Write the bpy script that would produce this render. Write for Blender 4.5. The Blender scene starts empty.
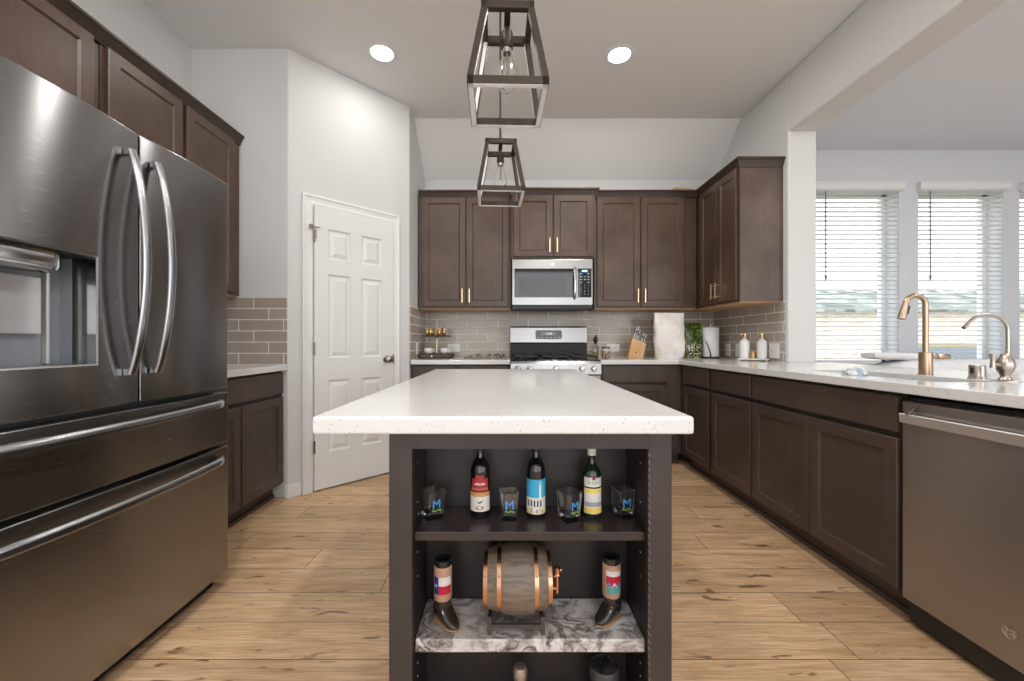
import bpy, bmesh, math, random
from mathutils import Vector, Matrix, noise
random.seed(7)
R = math.radians
PI = math.pi
C = bpy.context.scene.collection
scn = bpy.context.scene

# ------------------------------------------------------------------ camera
cd = bpy.data.cameras.new('camera')
cam = bpy.data.objects.new('camera', cd); C.objects.link(cam)
cam.location = (0, 0, 1.068); cam.rotation_euler = (R(90), 0, 0)
cd.sensor_width = 36; cd.lens = 398 / 1024 * 36
cd.shift_x = 6 / 1024; cd.shift_y = 1.5 / 1024
cd.clip_start = 0.02; cd.clip_end = 200
scn.camera = cam

# ------------------------------------------------------------------ world
w = bpy.data.worlds.new('world'); scn.world = w; w.use_nodes = True
nt = w.node_tree; nt.nodes.clear()
tc = nt.nodes.new('ShaderNodeTexCoord'); sx = nt.nodes.new('ShaderNodeSeparateXYZ')
cr = nt.nodes.new('ShaderNodeValToRGB'); bg = nt.nodes.new('ShaderNodeBackground'); wo = nt.nodes.new('ShaderNodeOutputWorld')
nt.links.new(tc.outputs['Generated'], sx.inputs[0]); nt.links.new(sx.outputs['Z'], cr.inputs[0])
nt.links.new(cr.outputs[0], bg.inputs[0]); nt.links.new(bg.outputs[0], wo.inputs[0])
e = cr.color_ramp.elements
e[0].position = 0.0; e[0].color = (0.90, 0.905, 0.92, 1); e[1].position = 0.7; e[1].color = (0.74, 0.79, 0.90, 1)
n = e.new(0.2); n.color = (0.83, 0.87, 0.94, 1)
bg.inputs[1].default_value = 2.6
scn.view_settings.view_transform = 'Standard'; scn.view_settings.look = 'None'
scn.view_settings.gamma = 1; scn.view_settings.exposure = 0.50
scn.view_settings.use_curve_mapping = False
LAMP_W = 3.0      # watts of the dimmed lamp close to the pantry wall
LAMP_MAIN = 12.0   # watts of the added unseen recessed lamps
LAMP_COL = (1.0, 0.975, 0.94)

# ------------------------------------------------------------------ node helpers
def newmat(name):
    m = bpy.data.materials.new(name); m.use_nodes = True
    b = m.node_tree.nodes['Principled BSDF']
    return m, m.node_tree, b
def N(nt, t, **k):
    n = nt.nodes.new(t)
    for a, v in k.items():
        setattr(n, a, v)
    return n
def L(nt, a, b): nt.links.new(a, b)
def M_(nt, op, a, b=None, c=None):
    n = nt.nodes.new('ShaderNodeMath'); n.operation = op
    for i, x in enumerate((a, b, c)):
        if x is None: continue
        if isinstance(x, (int, float)): n.inputs[i].default_value = x
        else: nt.links.new(x, n.inputs[i])
    return n.outputs[0]
def comb(nt, x, y, z=0.0):
    n = nt.nodes.new('ShaderNodeCombineXYZ')
    for i, v in enumerate((x, y, z)):
        if isinstance(v, (int, float)): n.inputs[i].default_value = v
        else: nt.links.new(v, n.inputs[i])
    return n.outputs[0]
def mixc(nt, f, a, b, mode='MIX'):
    n = nt.nodes.new('ShaderNodeMix'); n.data_type = 'RGBA'; n.blend_type = mode
    for i, v in ((0, f), (6, a), (7, b)):
        if isinstance(v, (int, float)): n.inputs[i].default_value = v
        elif isinstance(v, tuple): n.inputs[i].default_value = (*v, 1) if len(v) == 3 else v
        else: nt.links.new(v, n.inputs[i])
    return n.outputs[2]
def ramp(nt, f, stops, interp='LINEAR'):
    n = nt.nodes.new('ShaderNodeValToRGB'); n.color_ramp.interpolation = interp
    el = n.color_ramp.elements
    while len(el) < len(stops): el.new(0.5)
    for i, (p, c) in enumerate(stops):
        el[i].position = p; el[i].color = (*c, 1) if len(c) == 3 else c
    nt.links.new(f, n.inputs[0]); return n.outputs[0]
def noise_n(nt, vec, scale, detail=3, rough=0.5, dist=0.0):
    n = nt.nodes.new('ShaderNodeTexNoise'); n.inputs['Scale'].default_value = scale
    n.inputs['Detail'].default_value = detail; n.inputs['Roughness'].default_value = rough
    n.inputs['Distortion'].default_value = dist
    if vec is not None: nt.links.new(vec, n.inputs['Vector'])
    return n.outputs['Fac']
def vmul(nt, vec, v):
    n = nt.nodes.new('ShaderNodeVectorMath'); n.operation = 'MULTIPLY'
    nt.links.new(vec, n.inputs[0]); n.inputs[1].default_value = v; return n.outputs[0]
def objco(nt): return nt.nodes.new('ShaderNodeTexCoord').outputs['Object']
def pos(nt): return nt.nodes.new('ShaderNodeNewGeometry').outputs['Position']
def bump(nt, b, h, strength=0.2, dist=0.002):
    n = nt.nodes.new('ShaderNodeBump'); n.inputs['Strength'].default_value = strength
    n.inputs['Distance'].default_value = dist
    nt.links.new(h, n.inputs['Height']); nt.links.new(n.outputs[0], b.inputs['Normal'])
def plain(name, col, rough=0.5, metal=0.0, coat=0.0, trans=0.0, ior=1.45, emit=None, es=0.0, var=0.06, spec=0.5):
    m, nt, b = newmat(name)
    if var and not trans:
        f = noise_n(nt, objco(nt), 30, 2)
        c = mixc(nt, f, tuple(x * (1 - var) for x in col), tuple(min(1, x * (1 + var)) for x in col))
        L(nt, c, b.inputs['Base Color'])
    else:
        b.inputs['Base Color'].default_value = (*col, 1)
    b.inputs['Roughness'].default_value = rough; b.inputs['Metallic'].default_value = metal
    b.inputs['Coat Weight'].default_value = coat; b.inputs['Transmission Weight'].default_value = trans
    b.inputs['IOR'].default_value = ior; b.inputs['Specular IOR Level'].default_value = spec
    if emit:
        b.inputs['Emission Color'].default_value = (*emit, 1); b.inputs['Emission Strength'].default_value = es
    return m
def cellmask(nt, u, v, Lc, h, shift, gap, randomrow=False):
    """tiles of length Lc, height h; returns (joint mask, random value)"""
    row = M_(nt, 'FLOOR', M_(nt, 'DIVIDE', v, h))
    if randomrow:
        wn = N(nt, 'ShaderNodeTexWhiteNoise', noise_dimensions='1D'); L(nt, row, wn.inputs['W'])
        off = M_(nt, 'MULTIPLY', wn.outputs['Value'], Lc)
    else:
        off = M_(nt, 'MULTIPLY', row, shift)
    uu = M_(nt, 'DIVIDE', M_(nt, 'ADD', u, off), Lc)
    cid = M_(nt, 'FLOOR', uu)
    fu = M_(nt, 'MULTIPLY', M_(nt, 'FRACT', uu), Lc)
    fv = M_(nt, 'MULTIPLY', M_(nt, 'FRACT', M_(nt, 'DIVIDE', v, h)), h)
    a = M_(nt, 'MINIMUM', fu, M_(nt, 'SUBTRACT', Lc, fu)); bq = M_(nt, 'MINIMUM', fv, M_(nt, 'SUBTRACT', h, fv))
    d = M_(nt, 'MINIMUM', a, bq)
    mask = M_(nt, 'LESS_THAN', d, gap / 2)
    w2 = N(nt, 'ShaderNodeTexWhiteNoise', noise_dimensions='2D'); L(nt, comb(nt, row, cid), w2.inputs['Vector'])
    return mask, w2.outputs['Value'], w2.outputs['Color']

# ------------------------------------------------------------------ materials
def m_wall(name, col, bs=0.12):
    m, nt, b = newmat(name); p = pos(nt)
    f = noise_n(nt, p, 1.3, 2)
    L(nt, mixc(nt, f, tuple(x * .985 for x in col), col), b.inputs['Base Color'])
    b.inputs['Roughness'].default_value = 0.85
    bump(nt, b, noise_n(nt, p, 90, 3), bs, 0.002); return m
WALL = m_wall('wall_paint', (0.655, 0.655, 0.65))
CEIL = m_wall('ceiling_paint', (0.80, 0.80, 0.795))
WALL2 = m_wall('dining_wall_paint', (0.66, 0.68, 0.705))
def m_cab(name, dark, light, rough=0.42, horizontal=None):
    m, nt, b = newmat(name); p = pos(nt)
    sc = (14, 14, 1.6) if horizontal is None else horizontal
    g = noise_n(nt, vmul(nt, p, sc), 3.0, 5, .6, .4)
    c = noise_n(nt, p, 3.2, 3, .6)
    f = M_(nt, 'ADD', M_(nt, 'MULTIPLY', g, .32), M_(nt, 'MULTIPLY', c, .68))
    L(nt, ramp(nt, f, [(0.34, dark), (0.68, light)]), b.inputs['Base Color'])
    b.inputs['Roughness'].default_value = rough
    bump(nt, b, g, .08, .001); return m
CAB = m_cab('espresso_cabinet_wood', (0.052, 0.0275, 0.0165), (0.112, 0.066, 0.041), .38)
CABB = m_cab('espresso_base_wood', (0.045, 0.029, 0.023), (0.084, 0.057, 0.046))
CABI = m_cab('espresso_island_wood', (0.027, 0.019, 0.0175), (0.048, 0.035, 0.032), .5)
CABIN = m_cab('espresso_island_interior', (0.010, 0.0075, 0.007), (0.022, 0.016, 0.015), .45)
DARKBRN = plain('near_black_brown', (0.022, 0.018, 0.016), 0.6)  # plain dark colour of the sofa legs and knife block mark
MAPLE = m_cab('natural_maple_underside', (0.50, 0.28, 0.11), (0.62, 0.38, 0.17))
def m_floor():
    m, nt, b = newmat('oak_plank_floor'); p = pos(nt)
    s = N(nt, 'ShaderNodeSeparateXYZ'); L(nt, p, s.inputs[0])
    x, y = s.outputs[0], M_(nt, 'SUBTRACT', s.outputs[1], 1.339 - .1785 * 40)
    mask, rv, rc = cellmask(nt, M_(nt, 'ADD', x, 30.35), y, 1.22, .1785, 0, .0032, True)
    off = N(nt, 'ShaderNodeVectorMath', operation='MULTIPLY'); L(nt, rc, off.inputs[0]); off.inputs[1].default_value = (37, 37, 37)
    v1 = N(nt, 'ShaderNodeVectorMath', operation='ADD'); L(nt, vmul(nt, p, (1.0, 7.0, 1)), v1.inputs[0]); L(nt, off.outputs[0], v1.inputs[1])
    g1 = noise_n(nt, v1.outputs[0], 2.2, 6, .62, 1.1)
    v2 = N(nt, 'ShaderNodeVectorMath', operation='ADD'); L(nt, vmul(nt, p, (3.5, 95.0, 1)), v2.inputs[0]); L(nt, off.outputs[0], v2.inputs[1])
    g2 = noise_n(nt, v2.outputs[0], 2.0, 3, .6, .2)
    v3 = N(nt, 'ShaderNodeVectorMath', operation='ADD'); L(nt, vmul(nt, p, (4.5, 17.0, 1)), v3.inputs[0]); L(nt, off.outputs[0], v3.inputs[1])
    k = noise_n(nt, v3.outputs[0], 1.6, 3, .5, .6)
    base = ramp(nt, g1, [(0.28, (0.40, 0.235, 0.125)), (0.42, (0.60, 0.395, 0.225)), (0.55, (0.69, 0.475, 0.285)), (0.72, (0.77, 0.56, 0.36))])
    tint = ramp(nt, rv, [(0, (0.80, 0.77, 0.74)), (0.5, (0.95, 0.95, 0.94)), (1, (1.08, 1.06, 1.03))])
    c = mixc(nt, 1.0, base, tint, 'MULTIPLY')
    c = mixc(nt, M_(nt, 'MULTIPLY', ramp(nt, g2, [(0.42, (1, 1, 1)), (0.6, (0, 0, 0))]), .42), c, (0.30, 0.18, 0.095))
    c = mixc(nt, ramp(nt, k, [(0.63, (0, 0, 0)), (0.70, (.85, .85, .85))]), c, (0.14, 0.075, 0.038))
    c = mixc(nt, M_(nt, 'MULTIPLY', mask, .92), c, (0.07, 0.042, 0.025))
    L(nt, c, b.inputs['Base Color'])
    b.inputs['Roughness'].default_value = .38; b.inputs['Specular IOR Level'].default_value = .4
    h = M_(nt, 'SUBTRACT', g1, M_(nt, 'MULTIPLY', mask, 2)); bump(nt, b, h, .15, .001); return m
FLOOR = m_floor()
def m_tile(name, axis, c1, c2, u0=0.0):
    m, nt, b = newmat(name); p = pos(nt)
    s = N(nt, 'ShaderNodeSeparateXYZ'); L(nt, p, s.inputs[0])
    u = M_(nt, 'ADD', s.outputs[axis], 20 + u0); v = M_(nt, 'SUBTRACT', s.outputs[2], .914 - .0767 * 12)
    mask, rv, rc = cellmask(nt, u, v, .308, .0767, .1027, .0058)
    c = ramp(nt, rv, [(0, c1), (1, c2)])
    c = mixc(nt, noise_n(nt, p, 6, 2), c, tuple(x * .92 for x in c1))
    L(nt, mixc(nt, mask, c, (0.80, 0.78, 0.72)), b.inputs['Base Color'])
    L(nt, M_(nt, 'ADD', .16, M_(nt, 'MULTIPLY', mask, .6)), b.inputs['Roughness'])
    bump(nt, b, M_(nt, 'SUBTRACT', M_(nt, 'MULTIPLY', noise_n(nt, p, 9, 1), .3), mask), .35, .0015); return m
TILEX = m_tile('greige_subway_tile', 0, (0.40, 0.34, 0.285), (0.48, 0.42, 0.365))
TILEY = m_tile('greige_subway_tile_side', 1, (0.40, 0.34, 0.285), (0.48, 0.42, 0.365), .07)
def m_quartz():
    m, nt, b = newmat('white_speckled_quartz'); p = pos(nt)
    def specks(scale, thr, prob, seed):
        v = N(nt, 'ShaderNodeTexVoronoi'); v.inputs['Scale'].default_value = scale
        mp = N(nt, 'ShaderNodeVectorMath', operation='ADD'); L(nt, p, mp.inputs[0]); mp.inputs[1].default_value = (seed, seed * 2, seed * 3)
        L(nt, mp.outputs[0], v.inputs['Vector'])
        a = M_(nt, 'LESS_THAN', v.outputs['Distance'], thr)
        s = N(nt, 'ShaderNodeSeparateColor'); L(nt, v.outputs['Color'], s.inputs[0])
        return M_(nt, 'MULTIPLY', a, M_(nt, 'LESS_THAN', s.outputs[0], prob))
    c = mixc(nt, noise_n(nt, p, 260, 2), (0.66, 0.655, 0.65), (0.80, 0.795, 0.79))
    c = mixc(nt, M_(nt, 'MULTIPLY', specks(170, .22, .16, 1), .75), c, (0.20, 0.20, 0.22))
    c = mixc(nt, M_(nt, 'MULTIPLY', specks(90, .13, .10, 5), .8), c, (0.10, 0.10, 0.115))
    L(nt, c, b.inputs['Base Color']); b.inputs['Roughness'].default_value = .12
    return m
QUARTZ = m_quartz()
def m_marble():
    m, nt, b = newmat('marble_contact_paper'); p = pos(nt)
    d = noise_n(nt, p, 9, 4, .6)
    mp = N(nt, 'ShaderNodeVectorMath', operation='ADD'); L(nt, p, mp.inputs[0])
    L(nt, vmul(nt, comb(nt, d, noise_n(nt, p, 7, 3), 0), (.14, .14, 0)), mp.inputs[1])
    f = noise_n(nt, mp.outputs[0], 9, 5, .62, .8)
    v = M_(nt, 'ABSOLUTE', M_(nt, 'SUBTRACT', f, .5))
    c1 = ramp(nt, v, [(0, (0.06, 0.05, 0.05)), (0.022, (0.26, 0.22, 0.21)), (0.075, (0.60, 0.58, 0.57)), (0.2, (0.80, 0.79, 0.79))])
    f2 = noise_n(nt, mp.outputs[0], 8, 3, .5)
    L(nt, mixc(nt, ramp(nt, f2, [(0.4, (.55, .55, .55)), (0.62, (0, 0, 0))]), c1, (0.40, 0.36, 0.34)), b.inputs['Base Color'])
    b.inputs['Roughness'].default_value = .25; return m
MARBLE = m_marble()
def m_steel(name, col, rough, streak, aniso=.6, rv=.12):
    m, nt, b = newmat(name); p = pos(nt)
    g = noise_n(nt, vmul(nt, p, streak), 6, 4, .6)
    L(nt, mixc(nt, g, tuple(x * .9 for x in col), tuple(min(1, x * 1.08) for x in col)), b.inputs['Base Color'])
    L(nt, M_(nt, 'ADD', rough - rv / 2, M_(nt, 'MULTIPLY', g, rv)), b.inputs['Roughness'])
    b.inputs['Metallic'].default_value = 1
    bump(nt, b, g, .03, .0005)
    return m
STEEL = m_steel('brushed_stainless', (0.35, 0.346, 0.346), .25, (4, 4, 90))
_b = STEEL.node_tree.nodes['Principled BSDF']; _b.inputs['Anisotropic'].default_value = .85; _b.inputs['Anisotropic Rotation'].default_value = .25
_t = STEEL.node_tree.nodes.new('ShaderNodeTangent'); _t.direction_type = 'RADIAL'; _t.axis = 'Z'; STEEL.node_tree.links.new(_t.outputs[0], _b.inputs['Tangent'])
STEELDW = m_steel('warm_brushed_stainless', (0.42, 0.40, 0.39), .36, (4, 4, 90))
_b = STEELDW.node_tree.nodes['Principled BSDF']; _b.inputs['Anisotropic'].default_value = .8; _b.inputs['Anisotropic Rotation'].default_value = .25
_t = STEELDW.node_tree.nodes.new('ShaderNodeTangent'); _t.direction_type = 'RADIAL'; _t.axis = 'Z'; STEELDW.node_tree.links.new(_t.outputs[0], _b.inputs['Tangent'])
STEELB = m_steel('bright_stainless', (0.34, 0.335, 0.325), .24, (3, 3, 90))
SATIN = m_steel('satin_handle_steel', (0.42, 0.43, 0.44), .26, (20, 20, 20), rv=.03)
HANDLE = m_steel('polished_handle_steel', (0.62, 0.63, 0.64), .18, (20, 20, 20), rv=.03)
PADL = plain('pale_paddle', (0.55, 0.55, 0.56), .3, .35, var=.03)
DWH = plain('bright_handle_bar', (0.78, 0.75, 0.72), .42, .85, var=.03)
GOLD = plain('brushed_gold', (0.76, 0.58, 0.34), .3, 1)
BRONZE = plain('champagne_bronze', (0.52, 0.375, 0.265), .28, 1, var=.03)
NICKEL = plain('brushed_nickel', (0.50, 0.44, 0.38), .28, 1, var=.03)
KNOBM = plain('satin_nickel_knob', (0.42, 0.38, 0.34), .22, 1, var=.03)
DOORW = plain('white_door_paint', (0.76, 0.76, 0.755), .38, var=.01)
TRIMW = plain('white_trim_paint', (0.78, 0.78, 0.775), .35, var=.01)
WHITEP = plain('white_plastic', (0.80, 0.80, 0.79), .35, var=.01)
BLACKP = plain('black_plastic', (0.015, 0.015, 0.016), .35)
BLACKG = plain('black_glass', (0.012, 0.013, 0.014), .05, coat=.6)
IRON = plain('cast_iron_grate', (0.018, 0.016, 0.015), .5)
FRDARK = plain('fridge_side_grey', (0.10, 0.10, 0.10), .4)
DISPI = plain('dispenser_grey', (0.26, 0.285, 0.315), .3)
PBRONZE = plain('dark_bronze_bar', (0.040, 0.029, 0.022), .45, .25)
PSILVER = plain('silver_inner_face', (0.80, 0.80, 0.79), .4, .15)
def m_glass(name, col=(1, 1, 1), rough=0.0, ior=1.48):
    m, nt, b = newmat(name); b.inputs['Base Color'].default_value = (*col, 1)
    b.inputs['Transmission Weight'].default_value = 1; b.inputs['Roughness'].default_value = rough
    b.inputs['IOR'].default_value = ior; return m
GLASS = m_glass('clear_glass')
def _bright_edges(m):  # bright refracted edges put into the glass as white diffuse at grazing angles
    nt = m.node_tree; o = nt.nodes['Material Output']; b = nt.nodes['Principled BSDF']
    d = N(nt, 'ShaderNodeBsdfDiffuse'); d.inputs[0].default_value = (.9, .92, .93, 1)
    x = N(nt, 'ShaderNodeMixShader'); lw = N(nt, 'ShaderNodeLayerWeight')
    L(nt, M_(nt, 'ADD', .004, M_(nt, 'MULTIPLY', M_(nt, 'POWER', lw.outputs['Facing'], 6.0), .4)), x.inputs[0])
    L(nt, b.outputs[0], x.inputs[1]); L(nt, d.outputs[0], x.inputs[2]); L(nt, x.outputs[0], o.inputs['Surface'])
_bright_edges(GLASS); BULBG = m_glass('bulb_glass', (1, 1, 1), 0, 1.35)
def m_pane():
    m, nt, b = newmat('window_glass')
    t = N(nt, 'ShaderNodeBsdfTransparent'); g = N(nt, 'ShaderNodeBsdfGlossy'); g.inputs['Roughness'].default_value = .02
    f = N(nt, 'ShaderNodeLayerWeight'); fac = M_(nt, 'ADD', .03, M_(nt, 'MULTIPLY', M_(nt, 'POWER', f.outputs['Facing'], 5.0), .5))
    mx = N(nt, 'ShaderNodeMixShader'); L(nt, fac, mx.inputs[0]); L(nt, t.outputs[0], mx.inputs[1]); L(nt, g.outputs[0], mx.inputs[2])
    L(nt, mx.outputs[0], nt.nodes['Material Output'].inputs['Surface']); return m
PANE = m_pane()
LAMPD = plain('lit_diffuser', (1, 1, 1), .5, emit=(1, .98, .95), es=4, var=0)

# ------------------------------------------------------------------ geometry helpers
def bx(bm, x0, x1, y0, y1, z0, z1, M=None):
    vs = [bm.verts.new((x, y, z)) for z in (z0, z1) for (x, y) in ((x0, y0), (x1, y0), (x1, y1), (x0, y1))]
    for f in ((0, 3, 2, 1), (4, 5, 6, 7), (0, 1, 5, 4), (1, 2, 6, 5), (2, 3, 7, 6), (3, 0, 4, 7)):
        bm.faces.new([vs[i] for i in f])
    if M is not None:
        for v in vs: v.co = M @ v.co
    return vs
def lathe(bm, prof, segs=24, M=None, cap=True):
    rings = []
    for r, z in prof:
        r = max(r, 1e-5)
        rings.append([bm.verts.new((r * math.cos(2 * PI * i / segs), r * math.sin(2 * PI * i / segs), z)) for i in range(segs)])
    for a, b in zip(rings, rings[1:]):
        for i in range(segs):
            j = (i + 1) % segs; bm.faces.new((a[i], a[j], b[j], b[i]))
    if cap:
        bm.faces.new(rings[0][::-1]); bm.faces.new(rings[-1])
    if M is not None:
        for r_ in rings:
            for v in r_: v.co = M @ v.co
def loft(bm, rings, cap=True, M=None):
    rr = [[bm.verts.new(M @ Vector(p) if M is not None else Vector(p)) for p in ring] for ring in rings]
    n = len(rr[0])
    for a, b in zip(rr, rr[1:]):
        for i in range(n):
            j = (i + 1) % n; bm.faces.new((a[i], a[j], b[j], b[i]))
    if cap:
        bm.faces.new(rr[0][::-1]); bm.faces.new(rr[-1])
def tube(bm, pts, rad, segs=12, M=None, squash=None):
    pts = [Vector(p) for p in pts]
    rads = rad if isinstance(rad, (list, tuple)) else [rad] * len(pts)
    t0 = (pts[1] - pts[0]).normalized()
    up = Vector((0, 0, 1)) if abs(t0.z) < .9 else Vector((1, 0, 0))
    nrm = t0.cross(up).normalized(); rings = []
    for i, p in enumerate(pts):
        t = (pts[min(i + 1, len(pts) - 1)] - pts[max(i - 1, 0)]).normalized()
        nrm = (nrm - t * nrm.dot(t)).normalized(); bn = t.cross(nrm)
        a, b = (1, 1) if squash is None else squash
        rings.append([p + (nrm * math.cos(2 * PI * k / segs) * a + bn * math.sin(2 * PI * k / segs) * b) * rads[i] for k in range(segs)])
    loft(bm, rings, True, M)
def arc(cx, cz, r, a0, a1, n, y=0.0):
    return [(cx + r * math.cos(R(a0 + (a1 - a0) * i / n)), y, cz + r * math.sin(R(a0 + (a1 - a0) * i / n))) for i in range(n + 1)]
def prism(bm, outline, z0, z1, M=None):
    loft(bm, [[(x, y, z0) for x, y in outline], [(x, y, z1) for x, y in outline]], True, M)
def rrect(w_, d_, r, n=4, cx=0, cy=0):
    out = []
    for sx_, sy_, a in ((1, 1, 0), (-1, 1, 90), (-1, -1, 180), (1, -1, 270)):
        for i in range(n + 1):
            t = R(a + 90 * i / n); out.append((cx + sx_ * (w_ / 2 - r) + r * math.cos(t), cy + sy_ * (d_ / 2 - r) + r * math.sin(t)))
    return out
def cylpatch(bm, r, z0, z1, a0, a1, n=14, M=None, th=.0006):
    """curved label on a cylinder, with thickness"""
    g = []
    for rr_ in (r, r + th):
        for z in (z0, z1):
            g.append([bm.verts.new((rr_ * math.cos(R(a0 + (a1 - a0) * i / n)), rr_ * math.sin(R(a0 + (a1 - a0) * i / n)), z)) for i in range(n + 1)])
    for i in range(n):
        for a, b in ((g[0], g[1]), (g[3], g[2]), (g[2], g[0]), (g[1], g[3])):
            bm.faces.new((a[i], a[i + 1], b[i + 1], b[i]))
    bm.faces.new((g[0][0], g[1][0], g[3][0], g[2][0])); bm.faces.new((g[0][n], g[2][n], g[3][n], g[1][n]))
    if M is not None:
        for row in g:
            for v in row: v.co = M @ v.co
def T(x, y, z): return Matrix.Translation((x, y, z))
def RZ(a): return Matrix.Rotation(R(a), 4, 'Z')
def RX(a): return Matrix.Rotation(R(a), 4, 'X')
def RY(a): return Matrix.Rotation(R(a), 4, 'Y')
def face_m(kind, f):
    """(u, v, w) -> world: u along the face, v up, w out of the face"""
    if kind == 'back':  return Matrix(((1, 0, 0, 0), (0, 0, -1, f), (0, 1, 0, 0), (0, 0, 0, 1)))
    if kind == 'right': return Matrix(((0, 0, -1, f), (1, 0, 0, 0), (0, 1, 0, 0), (0, 0, 0, 1)))
    if kind == 'left':  return Matrix(((0, 0, 1, f), (1, 0, 0, 0), (0, 1, 0, 0), (0, 0, 0, 1)))
def wloc(o):
    v = Vector((0, 0, 0))
    while o: v += o.location; o = o.parent
    return v
def obj(name, bm, mat, parent=None, bev=0.0, smooth=None, segs=2, origin=None):
    bmesh.ops.recalc_face_normals(bm, faces=bm.faces[:])
    me = bpy.data.meshes.new(name)
    off = wloc(parent) if parent else (Vector(origin) if origin else Vector((0, 0, 0)))
    bmesh.ops.translate(bm, verts=bm.verts[:], vec=-off)
    bm.to_mesh(me); bm.free()
    for m in (mat if isinstance(mat, (list, tuple)) else [mat]): me.materials.append(m)
    o = bpy.data.objects.new(name, me); C.objects.link(o)
    if parent: o.parent = parent
    elif origin: o.location = origin
    if smooth is not None:
        for p in me.polygons: p.use_smooth = True
        me.set_sharp_from_angle(angle=R(smooth))
    if bev:
        md = o.modifiers.new('bevel', 'BEVEL'); md.width = bev; md.segments = segs; md.limit_method = 'ANGLE'; md.angle_limit = R(40)
        md.harden_normals = False
    return o
def B(): return bmesh.new()
def tag(o, label, cat, group=None, kind=None):
    o['label'] = label; o['category'] = cat
    if group: o['group'] = group
    if kind: o['kind'] = kind
    return o
def thing(name, label, cat, loc=(0, 0, 0), group=None):
    o = bpy.data.objects.new(name, None); C.objects.link(o); o.location = loc; o.empty_display_size = .05
    return tag(o, label, cat, group)
def struct(name, bm, m, parent=None, **k):
    o = obj(name, bm, m, parent, **k)
    if not parent: o['kind'] = 'structure'
    return o
def sbox(name, m, *c, parent=None, **k):
    bm = B(); bx(bm, *c); return struct(name, bm, m, parent, **k)
def dup(root, loc, rotz=None, label=None, group=None):
    r = root.copy(); C.objects.link(r); r.location = loc
    if rotz is not None: r.rotation_euler = (0, 0, rotz)
    if label: r['label'] = label
    if group: r['group'] = group
    for ch in list(root.children):
        c = ch.copy(); C.objects.link(c); c.parent = r
        for g in ch.children:
            d = g.copy(); C.objects.link(d); d.parent = c
    return r
def text_bm(s, size, M, depth=.0004, shear=0.0):
    cu = bpy.data.curves.new('lettering', 'FONT'); cu.body = s; cu.size = size; cu.extrude = depth
    cu.align_x = 'CENTER'; cu.align_y = 'CENTER'; cu.shear = shear; cu.resolution_u = 2
    o = bpy.data.objects.new('lettering', cu); C.objects.link(o)
    dg = bpy.context.evaluated_depsgraph_get(); me = bpy.data.meshes.new_from_object(o.evaluated_get(dg))
    bm = B(); bm.from_mesh(me)
    for v in bm.verts: v.co = M @ v.co
    bpy.data.objects.remove(o); bpy.data.curves.remove(cu); bpy.data.meshes.remove(me)
    return bm

# ------------------------------------------------------------------ room constants
XL, XR, YB = -2.155, 2.12, 4.04
ZC = 3.085; YBEND = 3.592; ZLOW = 2.712
XR2 = 2.336; YJ = 2.99; ZH = 2.653
YW = 4.18; XE = 7.4; YREAR = -3.4
PX, PY = -1.495, 2.73; QX, QY = -0.825, 3.40
ZT = .914; TT = .038

# ------------------------------------------------------------------ structure
sbox('floor', FLOOR, XL - .15, XE + .15, YREAR - .15, YW + .25, -.05, 0)
bm = B()
prof = [(YREAR - .15, ZC), (YBEND, ZC), (YB + .15, ZLOW - (YB + .15 - YB) * (ZC - ZLOW) / (YB - YBEND)), (YB + .15, ZC + .12), (YREAR - .15, ZC + .12)]
loft(bm, [[(x, y, z) for y, z in prof] for x in (XL - .15, XR + .1)])
struct('ceiling', bm, CEIL)
sbox('ceiling_dining', m_wall('dining_ceiling_paint', (0.76, 0.77, 0.79)), XR + .1, XE + .15, YREAR - .15, YW + .35, ZC, ZC + .12)
sbox('wall_back', WALL, QX - .4, XR + .05, YB, YB + .14, 0, ZLOW + .02)
sbox('wall_left', WALL, XL - .12, XL, YREAR, PY, 0, ZC)
bm = B()
prism(bm, [(XL - .12, PY), (PX, PY), (QX, QY), (QX, YB + .14), (XL - .12, YB + .14)], 0, ZC)
struct('wall_pantry', bm, WALL, bev=.006)
bm = B()
bx(bm, XR, XR2, YJ, YW + .02, 0, ZC)
bx(bm, XR, XR2, YREAR, YJ, ZH, ZC)
struct('wall_right', bm, WALL, bev=.012, segs=3)
sbox('wall_peninsula', WALL, XR, XR + .10, .22, YJ, 0, ZT - TT)
# window wall of the dining room
WINS = [(3.235, 4.13), (4.33, 5.225), (5.395, 6.29)]
WZ0, WZ1 = .82, 2.695
bm = B()
xs = XR2 - .05
for a, b_ in WINS + [(XE, XE)]:
    bx(bm, xs, a, YW, YW + .22, 0, ZC); xs = b_
for a, b_ in WINS:
    bx(bm, a, b_, YW, YW + .22, 0, WZ0); bx(bm, a, b_, YW, YW + .22, WZ1, ZC)
struct('wall_window', bm, WALL2)
sbox('wall_far_right', WALL2, XE, XE + .12, YREAR, YW + .2, 0, ZC)
bm = B(); xs = XL - .12
REAR = [(-1.9, -.1), (.2, 2.0), (2.5, 4.5), (4.9, 7.1)]  # wide openings in the unseen rear wall, added to let sky light in
for a, b_ in REAR + [(XE + .12, XE + .12)]:
    bx(bm, xs, a, YREAR - .12, YREAR, 0, ZC); xs = b_
for a, b_ in REAR:
    bx(bm, a, b_, YREAR - .12, YREAR, 0, .12); bx(bm, a, b_, YREAR - .12, YREAR, 2.95, ZC)
struct('wall_rear', bm, WALL)
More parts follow.
